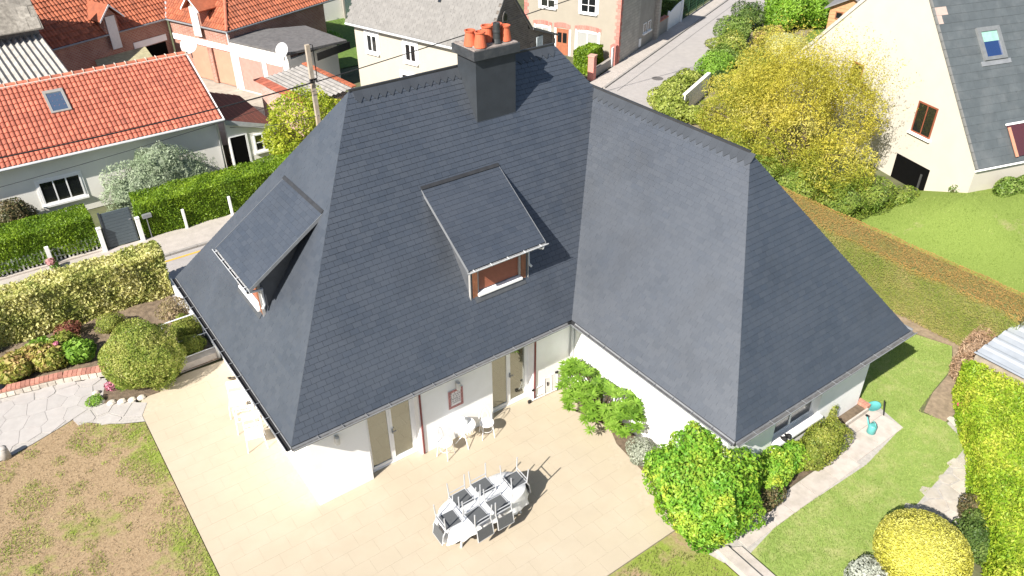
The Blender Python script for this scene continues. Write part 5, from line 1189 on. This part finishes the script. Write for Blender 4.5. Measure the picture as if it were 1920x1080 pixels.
window(t, fo(-5.6, .45), CD, UP, -CN, 1.0, 1.1, 2, 1, pane=MATS['curtain_glass'], surround=(PLASTER, .1))
dr = put('front_door', MB().obox(fo(-4.12, .02, .003), CD*.82, -CN*.05, UP*1.55), M('varnished_door', (.36, .13, .07), .5, .15, 8), t)
for k in range(2): put('pane', MB().obox(fo(-4.02+k*.35, .75, .054), CD*.27, -CN*.008, UP*.6), DPANE, dr)
put('door_surround', MB().obox(fo(-4.28, .0, .002), CD*.14, -CN*.02, UP*1.58).obox(fo(-3.28, .0, .002), CD*.14, -CN*.02, UP*1.58), PLASTER, t)
# grey extension along the side road
t = thing('grey_extension', 'grey rendered extension with two small windows on the side road', 'house', (32.5, 23, 0))
GR = M('grey_render', (.32, .295, .265), .9, .08, 2, .15, 40)
e0 = CC+CN*3.06
put('wall', MB().obox(e0-CD*.28-UP*.05, CN*2.6, CD*.25, UP*4.6), GR, t); put('roof', MB().obox(e0-CD*2.5+UP*4.56, CN*2.6, CD*2.6, UP*.1), UNDER, t); put('buttress', MB().obox(e0+CN*2.62-CD*.2-UP*.05, CN*.36, CD*.42, UP*4.2), STONEW, t)
for k in range(2): window(t, e0+CN*(.75+k*.75)-CD*.03+UP*.85, CN, UP, CD, .48, .6, 1, 2, fw_=.05, depth=.03)
put('meter_box', MB().obox(e0+CN*.15-CD*.028+UP*.15, CN*.34, CD*.05, UP*.5), PLASTER, t)
t = thing('low_street_wall', 'low grey wall with red coping between extension and white gate', 'wall', (36, 24.4, 0)); w0 = CC+CN*6.1
put('wall', MB().obox(w0-CD*.2-UP*.05, CN*1.9, CD*.25, UP*1.0), GR, t); put('coping', MB().obox(w0-CD*.24+UP*.953, CN*1.9, CD*.33, UP*.07), RD_, t)
t = thing('white_gate', 'white arched garden gate on the side road', 'gate', (37.8, 25, 0)); w0 = CC+CN*8.1
for i in range(10): put('board', MB().obox(w0+CN*i*.235+UP*.04, CN*.23, CD*.04, UP*(1.05+.35*math.sin(math.pi*min(1, i/9+.0)/2))), WHITE, t)
put('post', MB().obox(w0-CN*.14, CN*.12, CD*.12, UP*1.3).obox(w0+CN*2.37, CN*.14, CD*.14, UP*1.5), WHITE, t)
t = thing('green_fence', 'dark green mesh fence beyond the white gate', 'fence', (42, 27, 0)); w0 = CC+CN*10.7; GM = M('green_mesh', (.03, .09, .05), .6)
for i in range(9): put('post', MB().tube([w0+CN*i*1.6, w0+CN*i*1.6+UP*1.3], .03, 6), GM, t)
mb = MB()
for k in range(7): mb.tube([w0+UP*(.12+k*.19), w0+CN*12.8+UP*(.12+k*.19)], .012, 4)
for k in range(64): mb.tube([w0+CN*k*.2+UP*.1, w0+CN*k*.2+UP*1.28], .008, 4)
put('mesh', mb, GM, t)
hedge('garden_hedge_back', 'dark green hedge behind the mesh fence on the side road', tuple((w0-CD*.6).xy), tuple((CN*13).xy), tuple((-CD*1.0).xy), 1.3, 6500, .16, L_DARK)
sheet('villa_lawn', [tuple((CC+CN*6.2-CD*.4).xy), tuple((CC+CN*24-CD*.4).xy), tuple((CC+CN*24-CD*9).xy), tuple((CC+CN*6.2-CD*9).xy)], -.032, MATS['back_lawn'])
# front wall and clipped hedge of the cream house
t = thing('brick_gate_pillar', 'slim red brick gate pillar on the pavement before the cream house', 'pillar', (25.9, 20.15, 0)); p0 = Vector((25.75, 20.1, 0))
put('shaft', MB().obox(p0, CN*.36, CD*.36, UP*1.35), QB, t); put('cap', MB().obox(p0-CN*.03-CD*.03+UP*1.352, CN*.42, CD*.42, UP*.07), M('cap_brick', (.52, .3, .24), .9, .1, 8), t)
t = thing('front_garden_wall', 'low concrete wall of the cream house front garden', 'wall', (27.4, 20.7, 0)); put('wall', MB().obox(p0+CN*.37+CD*.02, CN*2.6, CD*.18, UP*.5), GR, t)
t = thing('gate_pillar', 'red brick gate pillar with white panel at the house corner', 'pillar', (28.6, 21, 0)); put('shaft', MB().obox(p0+CN*2.98, CN*.34, CD*.34, UP*1.2), QB, t); put('panel', MB().obox(p0+CN*2.75-CD*.0+CD*.2, CN*.2, CD*.06, UP*1.15), PLASTER, t)
hedge('clipped_hedge', 'bright green clipped hedge in front of the cream house', (26.35, 20.75), tuple((CN*2.0).xy), tuple((-CD*1.0).xy), 1.25, 6000, .12, L_HEDGE, wav=.06)
# back garden behind the garages
t = thing('back_garden_wall', 'cream rendered garden wall behind the back lawn', 'wall', (20, 41, 0)); put('wall', MB().obox((17.6, 40.4, -.05), (8, .6, 0), (-.02, .25, 0), (0, 0, 1.7)), OFFW, t); put('pier', MB().box(20.5, 40.35, -.05, 20.62, 40.58, 1.75), GR, t)
hedge('tall_back_hedge', 'tall dark hedge in the back garden behind the trampoline', (13.6, 40.2), (3.9, .3), (-.1, 1.3), 2.6, 6000, .2, L_DARK, wav=.1)
shrub('tall_grass_border', 'feathery green border plants along the back lawn', 'plants', [(15.9, 38.6, .4, 1.1, .8, .55), (16.6, 37.0, .4, .8, 1.2, .55), (17.1, 35.4, .35, .6, 1.0, .45)], 4200, .22, L_FRESH, asp=6, core=.7)
t = thing('trampoline', 'round trampoline with dark safety net in the back garden', 'trampoline', (16.9, 40.0, 0))
put('bed', MB().lathe((16.9, 39.6, .5), [(1.1, 0), (1.15, .03), (1.1, .06)], 24), BLACK, t)
for i in range(6): a = i*1.047; put('pole', MB().tube([(16.9+1.15*math.cos(a), 39.6+1.15*math.sin(a), -.03), (16.9+1.15*math.cos(a), 39.6+1.15*math.sin(a), 1.9)], .03, 6), ZINC, t)
nm = M('net', (.10, .11, .11), .9); nb = MB()
for k in range(24):
    a, b = 2*math.pi*k/24, 2*math.pi*(k+1)/24; nb.tube([(16.9+1.12*math.cos(a), 39.6+1.12*math.sin(a), .55), (16.9+1.12*math.cos(a), 39.6+1.12*math.sin(a), 1.85)], .03, 4)
put('safety_net', nb, nm, t)
t = thing('blue_cover', 'dark blue tarpaulin cover beside the felt roofed garage', 'cover', (13.5, 33, 0)); put('sheet', MB().prism([(12.9, 32.2, .9), (14.6, 32.9, .85), (14.9, 34, .95), (13.2, 33.6, 1.0)], (0, 0, .06)), M('blue_tarp', (.02, .03, .09), .5), t); put('frame', MB().box(13.2, 32.6, -.03, 14.4, 33.4, .84), BROWN, t)

# --- A-frame house on the right
t = thing('gable_house', 'white gabled house with steep blue grey slate roof on the right', 'house', (29, 3, 0))
G3, A5 = Vector((.961, -.276, 0)), Vector((-.276, -.961, 0)); G0 = G3*26.5
def hp(s, z, n=0.): return G0+A5*s+UP*z+G3*n
EZ5, ES = 1.94, -6.68; vs_ = (7.24-1.94)/(-11.07+6.68); AS = -12.3; AZ = EZ5+(AS-ES)*vs_
LS = -18.2; LZ = AZ-(AS-LS)*.98
IVORY = M('ivory_render', (.52, .485, .42), .9, .03, 1.5, .1, 60)
put('wall', MB().prism([hp(ES-.05, -.7), hp(ES-.05, EZ5-.05), hp(AS, AZ-.08), hp(LS, LZ-.1), hp(LS, -.7)], G3*.3), IVORY, t)
put('eave_wall', MB().prism([hp(ES-.35, -.7, .3), hp(ES-.05, -.7, .3), hp(ES-.05, EZ5-.1, .3), hp(ES-.35, EZ5-.1, .3)], G3*9), IVORY, t)
BSL = M('blue_grey_slate', (.085, .098, .105), .55, .10, 3, isl=.05, dirt=(.15, .16, .165), dirts=1.2)
rf = put('roof', MB().prism([hp(ES, EZ5), hp(AS, AZ), hp(LS-.2, LZ-.15), hp(LS-.2, LZ-.25), hp(AS, AZ-.12), hp(ES, EZ5-.1)], G3*10), M('roof_board', (.08, .09, .095), .7), t)
Vv = (hp(AS, AZ)-hp(ES, EZ5)).normalized(); O = hp(ES, EZ5, -.02); U = G3; N = U.cross(Vv); N = N if N.z > 0 else -N; L = (hp(AS, AZ)-hp(ES, EZ5)).length
for j in range(int(L/.345)):
    i = 0
    while i*.66 < 7.5:
        a = i*.66-(.33 if j % 2 else 0); a0 = max(0, a); w_ = a+.655-a0; i += 1
        zc = (O+U*a0+Vv*j*.345).z
        if 4.8 < a0 < 9 and j in (3, 4) and a0 > 3.2: pass
        put('roof_slate', MB().obox(O+U*a0+Vv*j*.345+N*.004, U*w_, Vv*.35, N*.012).obox(O+U*a0+Vv*j*.345+N*.016, U*w_, Vv*.02, N*.012), M('pink_slate', (.42, .33, .29), .7, .1, 5) if (j, i) in ((17, 1), (18, 1)) else BSL, rf)
vg = MB()
for j in range(int(L/.345)): vg.obox(O+Vv*j*.345-U*.06+N*.01, U*.08, Vv*.33, N*.07)
put('verge_tiles', vg, M('verge_grey', (.17, .17, .165), .8), rf)
put('left_verge', MB().prism([hp(AS, AZ+.02, -.06), hp(LS-.2, LZ-.13, -.06), hp(LS-.2, LZ-.33, -.06), hp(AS, AZ-.2, -.06)], G3*.06), M('verge_pale', (.5, .48, .44), .8), t)
put('white_gutter', MB().obox(O-Vv*.02-N*.1, U*9, -Vv*.07, N*.12), PLASTER, t)
WOOD = M('red_wood_frame', (.25, .075, .04), .5, .15, 8)
window(t, hp(-10.2, 2.18, -.0), A5, UP, -G3, 1.02, 1.3, 2, 1, frame=WOOD, depth=.03)
window(t, hp(-14.3, 2.9, -.0), A5, UP, -G3, .7, 1.0, 1, 1, frame=WOOD, depth=.03)
put('garage_opening', MB().obox(hp(-10.55, -.6, -.004), A5*1.85, UP*1.62, -G3*.012), M('dark_interior', (.006, .006, .006), 1., .1, 5, spec=0.), t)
put('opening_post', MB().obox(hp(-9.05, -.6, -.018), A5*.08, UP*1.3, -G3*.04), M('dark_post', (.05, .05, .05), .8), t)
so_ = O+U*1.75+Vv*4.15+N*.02; sk = MB()
for (a, b, c, d) in ((0, 0, .16, 1.35), (1.0, 0, .16, 1.35), (.16, 0, .84, .14), (.16, 1.17, .84, .18)): sk.obox(so_+U*a+Vv*b, U*c, Vv*d, N*.1)
skw = put('roof_window', sk, M('grey_aluminium', (.22, .23, .235), .5, metal=.3), t); put('pane', MB().obox(so_+U*.16+Vv*.14, U*.84, Vv*.62, N*.05), glassmat('blue_glass', (.02, .05, .16), .12, (1, 1, 1)), skw); put('blind', MB().obox(so_+U*.16+Vv*.76, U*.84, Vv*.41, N*.05), M('green_blind', (.25, .45, .38), .7), skw)
put('apron', MB().obox(so_-U*.15-Vv*.2, U*1.5, Vv*.19, N*.03), ZINC, skw)
# --- small dormer-like glazed recess at the right picture edge
t = thing('garden_clutter_awning', 'red and white awning end over terracotta pots at the house corner', 'awning', (32.6, -.4, 0))
ao = O+U*1.95+Vv*.2+N*.06; put('glazing', MB().obox(ao, U*1.6, Vv*1.25, N*.02), glassmat('red_brown_glass', (.10, .02, .015), .2, (1, .8, .75)), t); put('top_trim', MB().obox(ao+Vv*1.26-U*.04, U*1.7, Vv*.08, N*.06), PLASTER, t); put('side_trim', MB().obox(ao+U*.0-Vv*.02+N*.021, U*.12, Vv*1.2, N*.04), M('salmon_trim', (.5, .25, .16), .7), t)
for i, (x, y, r, l, c) in enumerate(((30.15, -2.55, .27, 'terracotta pot among white gravel at the house corner', (.5, .22, .13)), (30.65, -2.85, .2, 'turquoise glazed pot beside the terracotta pot', (.12, .32, .33)))):
    single('clay_pot', MB().lathe((x, y, rise(x, y)-.03), [(r*.6, 0), (r, r*1.1), (r*1.08, r*1.15), (r*1.08, r*1.35), (r*.9, r*1.35), (r*.85, r)], 18), M('pot_%d' % i, c, .7, .1, 6), l, 'pot', 'pots by the gabled house', smooth=True)
gr = MB()
for i in range(160):
    x, y = random.gauss(30.0, .45), random.gauss(-2.75, .22); s = random.uniform(.03, .08); gr.lathe((x, y, rise(x, y)-.02), [(s, 0), (s*1.1, s*.5), (s*.4, s)], 5)
tag(put('gravel', gr, M('white_gravel', (.68, .64, .6), .9, .1, 10, isl=.2), kind='stuff'), 'white gravel in front of the terracotta pots', 'gravel')
L_BOX = leafmat('box_leaf', [(.09, .16, .02), (.18, .28, .05), (.30, .38, .11)], .35, 2)
def sh2(name, label, x, y, r, h, n, size, mat, z=None, **k): 
    z = rise(x, y) if z is None else z
    return shrub(name, label, k.pop('cat', 'shrub'), [(x, y, z+h*.5, r, r, h*.55)], n, size, mat, **k)
shrub('corner_shrub', 'green shrub at the foot of the gabled house corner', 'shrub', [(28.35, -1.75, 1.2, .6, .4, .42), (29.2, -2.0, 1.15, .55, .4, .4)], 2600, .11, L_BOX, core=.7)
shrub('climbing_creeper', 'thin creeper patch low on the ivory gable wall', 'creeper', [tuple(hp(-7.3, .8, -.08))+(.08, .22, .22)], 90, .08, L_BOX, core=0)
# --- golden willow and the side garden
lob = [(25.0, 5.0, 2.6, 2.3, 2.4, 2.6), (23.6, 2.9, 1.2, 1.7, 1.6, 1.3), (26.2, 7.7, 2.5, 2.2, 2.2, 2.5), (24.4, 6.6, 1.3, 1.8, 2.0, 1.4), (24.9, 3.6, 2.7, 1.2, 1.2, 2.2), (27.5, 10.3, 1.3, 1.7, 1.8, 1.3), (25.9, 10.6, .9, 1.3, 1.3, 1.0)]
t = thing('golden_willow', 'large feathery golden yellow shrub tree before the ivory gable', 'tree', (25.2, 5.2, 0))
C, N = shell(lob, 84000, .6, .26, 3.5)
put('crown', leaves('crown', C, N, .11, 3.4, .3), L_WILL, t)
tk = MB()
for i in range(14):
    l = random.choice(lob); a = random.uniform(0, 6.28); q = Vector((l[0]+.6*l[3]*math.cos(a), l[1]+.6*l[4]*math.sin(a), l[2]+.5*l[5])); b0 = Vector((25.2+.3*math.cos(a), 5+.5*math.sin(a), -.05)); tk.tube([b0, b0.lerp(q, .5)+Vector((0, 0, .5)), q], [.07, .045, .015], 6)
put('trunk', tk, BARK, t)
wp = []                                              # long loose shoots standing clear of the crown
for i in range(480):
    l = random.choice([lob[0], lob[2], lob[4], lob[4], lob[0], lob[3]]); d = Vector((random.gauss(-.05, .4), random.gauss(-.1, .45), random.uniform(.5, 1))).normalized(); s0 = Vector(l[:3])+Vector((d.x*l[3], d.y*l[4], d.z*l[5]))*.85
    Ls = random.uniform(.5, 2.1)
    for k in range(26): wp.append(s0+d*Ls*k/25+Vector((random.gauss(0, .06), random.gauss(0, .06), random.gauss(0, .06))))
C = np.array([tuple(p) for p in wp]); N = unit(RNG.normal(size=C.shape)); put('shoots', leaves('shoots', C, N, .085, 3.2, .1), L_WILL, t)
shrub('willow_skirt', 'green low bushes at the foot of the golden shrub tree', 'shrub', [(22.7, 3.6, .7, 1.2, 1.2, .95), (23.4, 2.0, .6, 1.1, 1.0, .8), (24.7, 1.5, .6, 1.1, .8, .75), (26.0, 1.0, .35, .9, .5, .45), (22.2, 5.2, .7, 1.0, 1.1, .85)], 15000, .10, leafmat('skirt_leaf', [(.09, .17, .02), (.2, .29, .04), (.36, .40, .08)], .35, 1.5), asp=3, core=.7)
shrub('pale_topiary', 'pale cream green clipped ball in the side garden', 'shrub', [(36.8, 15.1, .85, 1.36, 1.36, 1.05)], 16000, .06, L_PALE, lump=.03, inner=.12, core=.88)
shrub('laurel_bush', 'glossy bright green laurel at the top of the side garden', 'shrub', [(43.9, 20.3, 1.1, 1.8, 1.7, 1.3), (45.2, 19.2, .8, 1.2, 1.2, 1.0), (42.4, 20.0, .8, 1.1, 1.1, .9)], 11000, .17, leafmat('laurel_leaf', [(.09, .19, .012), (.18, .34, .025), (.28, .46, .05)], .35, 1), core=.75)
for (x, y, r, h, m_, l) in ((40.9, 21.4, 1.2, 1.7, L_DARK, 'dark green roadside shrub at the top of the side garden'), (37.8, 19.9, 1.2, 1.6, L_BOX, 'green roadside shrub left of the laurel'), (35.3, 18.2, 1.2, 1.4, L_OLIVE, 'olive green roadside shrub behind the pale ball'), (33.4, 17.0, 1.0, 1.2, L_BOX, 'green roadside shrub next to the road bend'), (31.6, 16.0, .95, 1.4, L_FRESH, 'fresh green rounded bush above the ivy wall'), (38.9, 17.8, 1.0, 1.3, L_HYD, 'tawny yellow shrub beside the laurel'), (34.6, 15.6, 1.2, 1.1, L_OLIVE, 'olive shrub left of the pale clipped ball'), (32.3, 13.8, 1.3, 1.1, L_WILL, 'yellowing low shrub below the pale ball'), (29.8, 12.2, 1.2, 1.0, L_OLIVE, 'mixed low shrub behind the golden tree'), (30.6, 14.6, .8, .9, L_DARK, 'dark low bush at the end of the ivy wall')):
    sh2('roadside_shrub', l, x, y, r, h, 5200, .11, m_, 0, group='shrubs in the side garden', core=.6, lump=.2)
t = thing('ivy_wall', 'pale garden wall below the ivy on the side road', 'wall', (28, 14, 0)); i0 = Vector((26.2, 13.1, -.05)); put('wall', MB().obox(i0, KD.to_3d()*4.0, KN.to_3d()*.2, UP*1.1), OFFW, t)
shrub('ivy', 'yellow green ivy mass tumbling over the garden wall', 'ivy', [(26.0, 14.0, .6, 1.1, 1.0, .75), (27.3, 14.7, .65, 1.1, .8, .75), (28.6, 15.2, .6, .9, .7, .7), (25.3, 13.0, .45, .8, .8, .55)], 9000, .12, leafmat('ivy_leaf', [(.16, .22, .03), (.32, .38, .07), (.48, .52, .14)], .4, 1.2), asp=1.4, core=.75)
shrub('ivy_bush', 'small round yellow green bush at the ridge end below the ivy', 'shrub', [(25.9, 12.3, .35, .6, .6, .42)], 1500, .1, MATS['ivy_leaf'], asp=1.5)
# garden hut
t = thing('wooden_hut', 'small wooden garden hut with grey felt roof', 'hut', (45.2, 16, 0)); HW = M('hut_wood', (.46, .25, .13), .8, .12, 6)
h0 = Vector((43.6, 17.2, -.05)); hx, hy = Vector((.35, -.937, 0)), Vector((.937, .35, 0))
put('wall', MB().prism([h0, h0+hx*2.6, h0+hx*2.6+UP*2.0, h0+hx*1.3+UP*2.7, h0+UP*2.0], hy*2.4), HW, t)
for s in (0, 1):
    a, b = h0+hx*1.3+UP*2.8-hy*.3, (h0-hx*.3+UP*1.95-hy*.3) if s == 0 else (h0+hx*2.9+UP*1.95-hy*.3)
    put('roof_slope', MB().prism([a, b, b-UP*.08, a-UP*.08], hy*3.0), M('hut_felt', (.2, .195, .2), .9, .1, 5), t)
for j in range(9): put('plank_joint', MB().obox(h0+UP*(.22*j+.2)-hy*.006, hx*2.6, hy*.004, UP*.012), BROWN, t)
window(t, h0+hx*1.5+UP*.9, hx, UP, -hy, .7, .8, 1, 1, frame=BROWN, sill=False); window(t, h0+hx*.4+UP*1.3, hx, UP, -hy, .45, .45, 1, 1, frame=BROWN, sill=False)

# ================================================================ street side on the left
hedge('street_hedge', 'long clipped green hedge behind the picket fence left of the grey gate', (-7.2, 16.47), (6.25, 0), (0, 1.4), 1.22, 30000, .08, L_HEDGE, wav=.05, asp=2.4, out=.5, depth=.04, z0=.2)
hedge('street_hedge', 'long clipped green hedge right of the grey gate', (.62, 16.36), (8.2, 0), (0, 1.35), 1.44, 38000, .08, L_HEDGE, wav=.07, asp=2.4, out=.5, depth=.05)
t = thing('picket_fence', 'white picket fence half hidden by the street hedge', 'fence', (-3.5, 16.5, 0))
for i in range(42): put('picket', MB().prism([(-6.4+i*.135, 16.535, .1), (-6.4+i*.135+.06, 16.535, .1), (-6.4+i*.135+.06, 16.535, .62), (-6.4+i*.135+.03, 16.535, .67), (-6.4+i*.135, 16.535, .62)], (0, .025, 0)), WM, t)
put('rail', MB().box(-6.5, 16.562, .22, -.9, 16.59, .28).box(-6.5, 16.562, .5, -.9, 16.59, .56), WM, t); put('plinth', MB().box(-6.6, 16.40, -.02, -.92, 16.56, .09), CONC, t)
for x in (-2.72, -5.2): put('post', MB().box(x, 16.36, -.02, x+.13, 16.46, .80), PLASTER, t)
t = thing('grey_gate', 'slate grey boarded garden gate between white posts', 'gate', (-.25, 16.45, 0)); GG = M('gate_grey', (.085, .11, .125), .5, .06, 5)
for i in range(11): put('board', MB().box(-.68, 16.42, .06+i*.128, .30, 16.46, .06+i*.128+.121), GG, t)
GF = M('gate_frame_grey', (.05, .06, .07), .5); put('gate_frame', MB().box(-.75, 16.40, .05, -.685, 16.47, 1.52), GF, t); put('gate_frame', MB().box(.305, 16.40, .05, .34, 16.47, 1.45), GF, t); put('gate_handle', MB().box(.2, 16.38, .98, .28, 16.416, 1.0), ZINC, t)
for x, l in ((-.95, 'white concrete gate post left of the grey gate'), (.40, 'white concrete gate post right of the grey gate')):
    c = thing('gate_post', l, 'post', (x+.08, 16.4, 0), 0, 'white gate posts'); put('shaft', MB().box(x, 16.28, -.02, x+.14, 16.42, .98), PLASTER, c); put('cap', MB().box(x-.01, 16.27, .981, x+.15, 16.43, 1.0), PLASTER, c)
for x, l in ((2.05, 'slim white fence post in front of the right street hedge, nearer the gate'), (3.85, 'slim white fence post in front of the right street hedge, farther from the gate')):
    single('fence_post', MB().box(x, 16.25, -.02, x+.09, 16.33, .85), PLASTER, l, 'post', 'fence posts by the right hedge')
t = thing('mailbox', 'grey mailbox on the hedge right of the gate', 'mailbox', (.75, 16.4, 0)); put('box', MB().box(.66, 16.22, .92, .98, 16.36, 1.06), ZINC, t); put('post', MB().box(.78, 16.34, 0, .81, 16.37, .919), ZINC, t)
fp = shrub('pink_hydrangea', 'dusty pink hydrangea at the foot of the picket fence', 'plant', [(-2.62, 16.12, .2, .17, .15, .18)], 120, .08, L_FRESH, core=0)
bloom(fp, -2.7, 16.1, .36, .15, leafmat('dusty_pink', [(.5, .24, .24), (.64, .36, .35)], .3))
shrub('silver_shrub', 'large silver green shrub before the white red-roofed house', 'shrub', [(2.1, 19.3, 1.0, 1.75, .95, 1.25), (.9, 19.1, .7, 1.0, .85, .9), (3.3, 19.3, .8, 1.0, .85, .95), (2.2, 19.2, 1.7, 1.0, .8, .75)], 18000, .10, L_SILV, asp=3.2, core=.72, lump=.18, freq=4)
shrub('dark_corner_bush', 'dark bronze green bush against the white house at the left edge', 'shrub', [(-3.2, 19.6, .75, .75, .6, .8)], 3600, .09, L_PURP, core=.75)
t = thing('yellow_green_tree', 'yellow green leafy tree beside the utility pole', 'tree', (8.6, 19.6, 0)); lob = [(8.5, 19.4, 2.0, 1.5, 1.2, 1.2), (7.7, 19.2, 1.4, 1.0, .9, .9), (9.6, 19.7, 1.8, 1.2, 1.1, 1.1), (8.6, 19.3, 1.0, 1.6, 1.0, .8), (7.4, 18.5, 1.0, .8, .7, .7)]
C, N = shell(lob, 15000, .4, .2, 4); put('crown', leaves('crown', C, N, .13, 2.4, .4), leafmat('yellow_green_leaf', [(.22, .30, .03), (.42, .50, .04), (.62, .62, .09)], .45, 1), t)
tk = MB().tube([(8.6, 19.5, -.05), (8.6, 19.5, 1.2), (8.5, 19.4, 2.2)], [.11, .08, .03], 8)
for (x, y, z, *_) in lob: tk.tube([(8.6, 19.5, .8), (.5*(8.6+x), .5*(19.5+y), .5*(.9+z)+.1), (x, y, z)], [.06, .04, .015], 6)
put('trunk', tk, BARK, t)
t = thing('utility_pole', 'concrete utility pole with insulators and cables', 'pole', (8.2, 16.7, 0)); PC = M('pole_concrete', (.36, .31, .25), .9, .15, 6, dirt=(.45, .28, .1), dirts=1.2)
put('shaft', MB().prism([(8.12, 16.62, -.05), (8.28, 16.62, -.05), (8.28, 16.78, -.05), (8.12, 16.78, -.05)], (0, 0, 6.0)), PC, t)
put('bracket', MB().box(8.05, 16.59, 4.55, 8.35, 16.617, 4.62).tube([(8.3, 16.7, 5.95), (8.42, 16.7, 5.9), (8.42, 16.7, 4.6)], .02, 6), BLACK, t)
for dx in (-.12, 0, .12): put('insulator', MB().lathe((8.2+dx, 16.56, 4.5), [(.03, 0), (.05, .04), (.03, .1), (.045, .14)], 8), BLACK, t)
def cable(a, b, sag, r, label):
    a, b = Vector(a), Vector(b); pts = [a.lerp(b, i/24)-UP*(4*sag*(i/24)*(1-i/24)) for i in range(25)]
    single('cable', MB().tube(pts, r, 5), BLACK, label, 'cable', 'overhead cables')
CB = Vector((8.2, 16.55, 4.5))
cable(CB, (-9.5, 16.9, 4.4), .28, .028, 'thick black cable crossing the red tiled roof'); cable(CB+UP*-.35, (-9.5, 17.2, 2.9), .25, .010, 'thin wire sagging below the thick cable on the left')
cable(CB+Vector((.1, 0, 0)), (27.5, 15.6, 6.9), .12, .022, 'black cable from the pole across the pale slate roof'); cable((8.2, 16.6, 3.1), (5.6, 20.3, 2.0), .15, .012, 'thin wire from the pole to the annex wall')
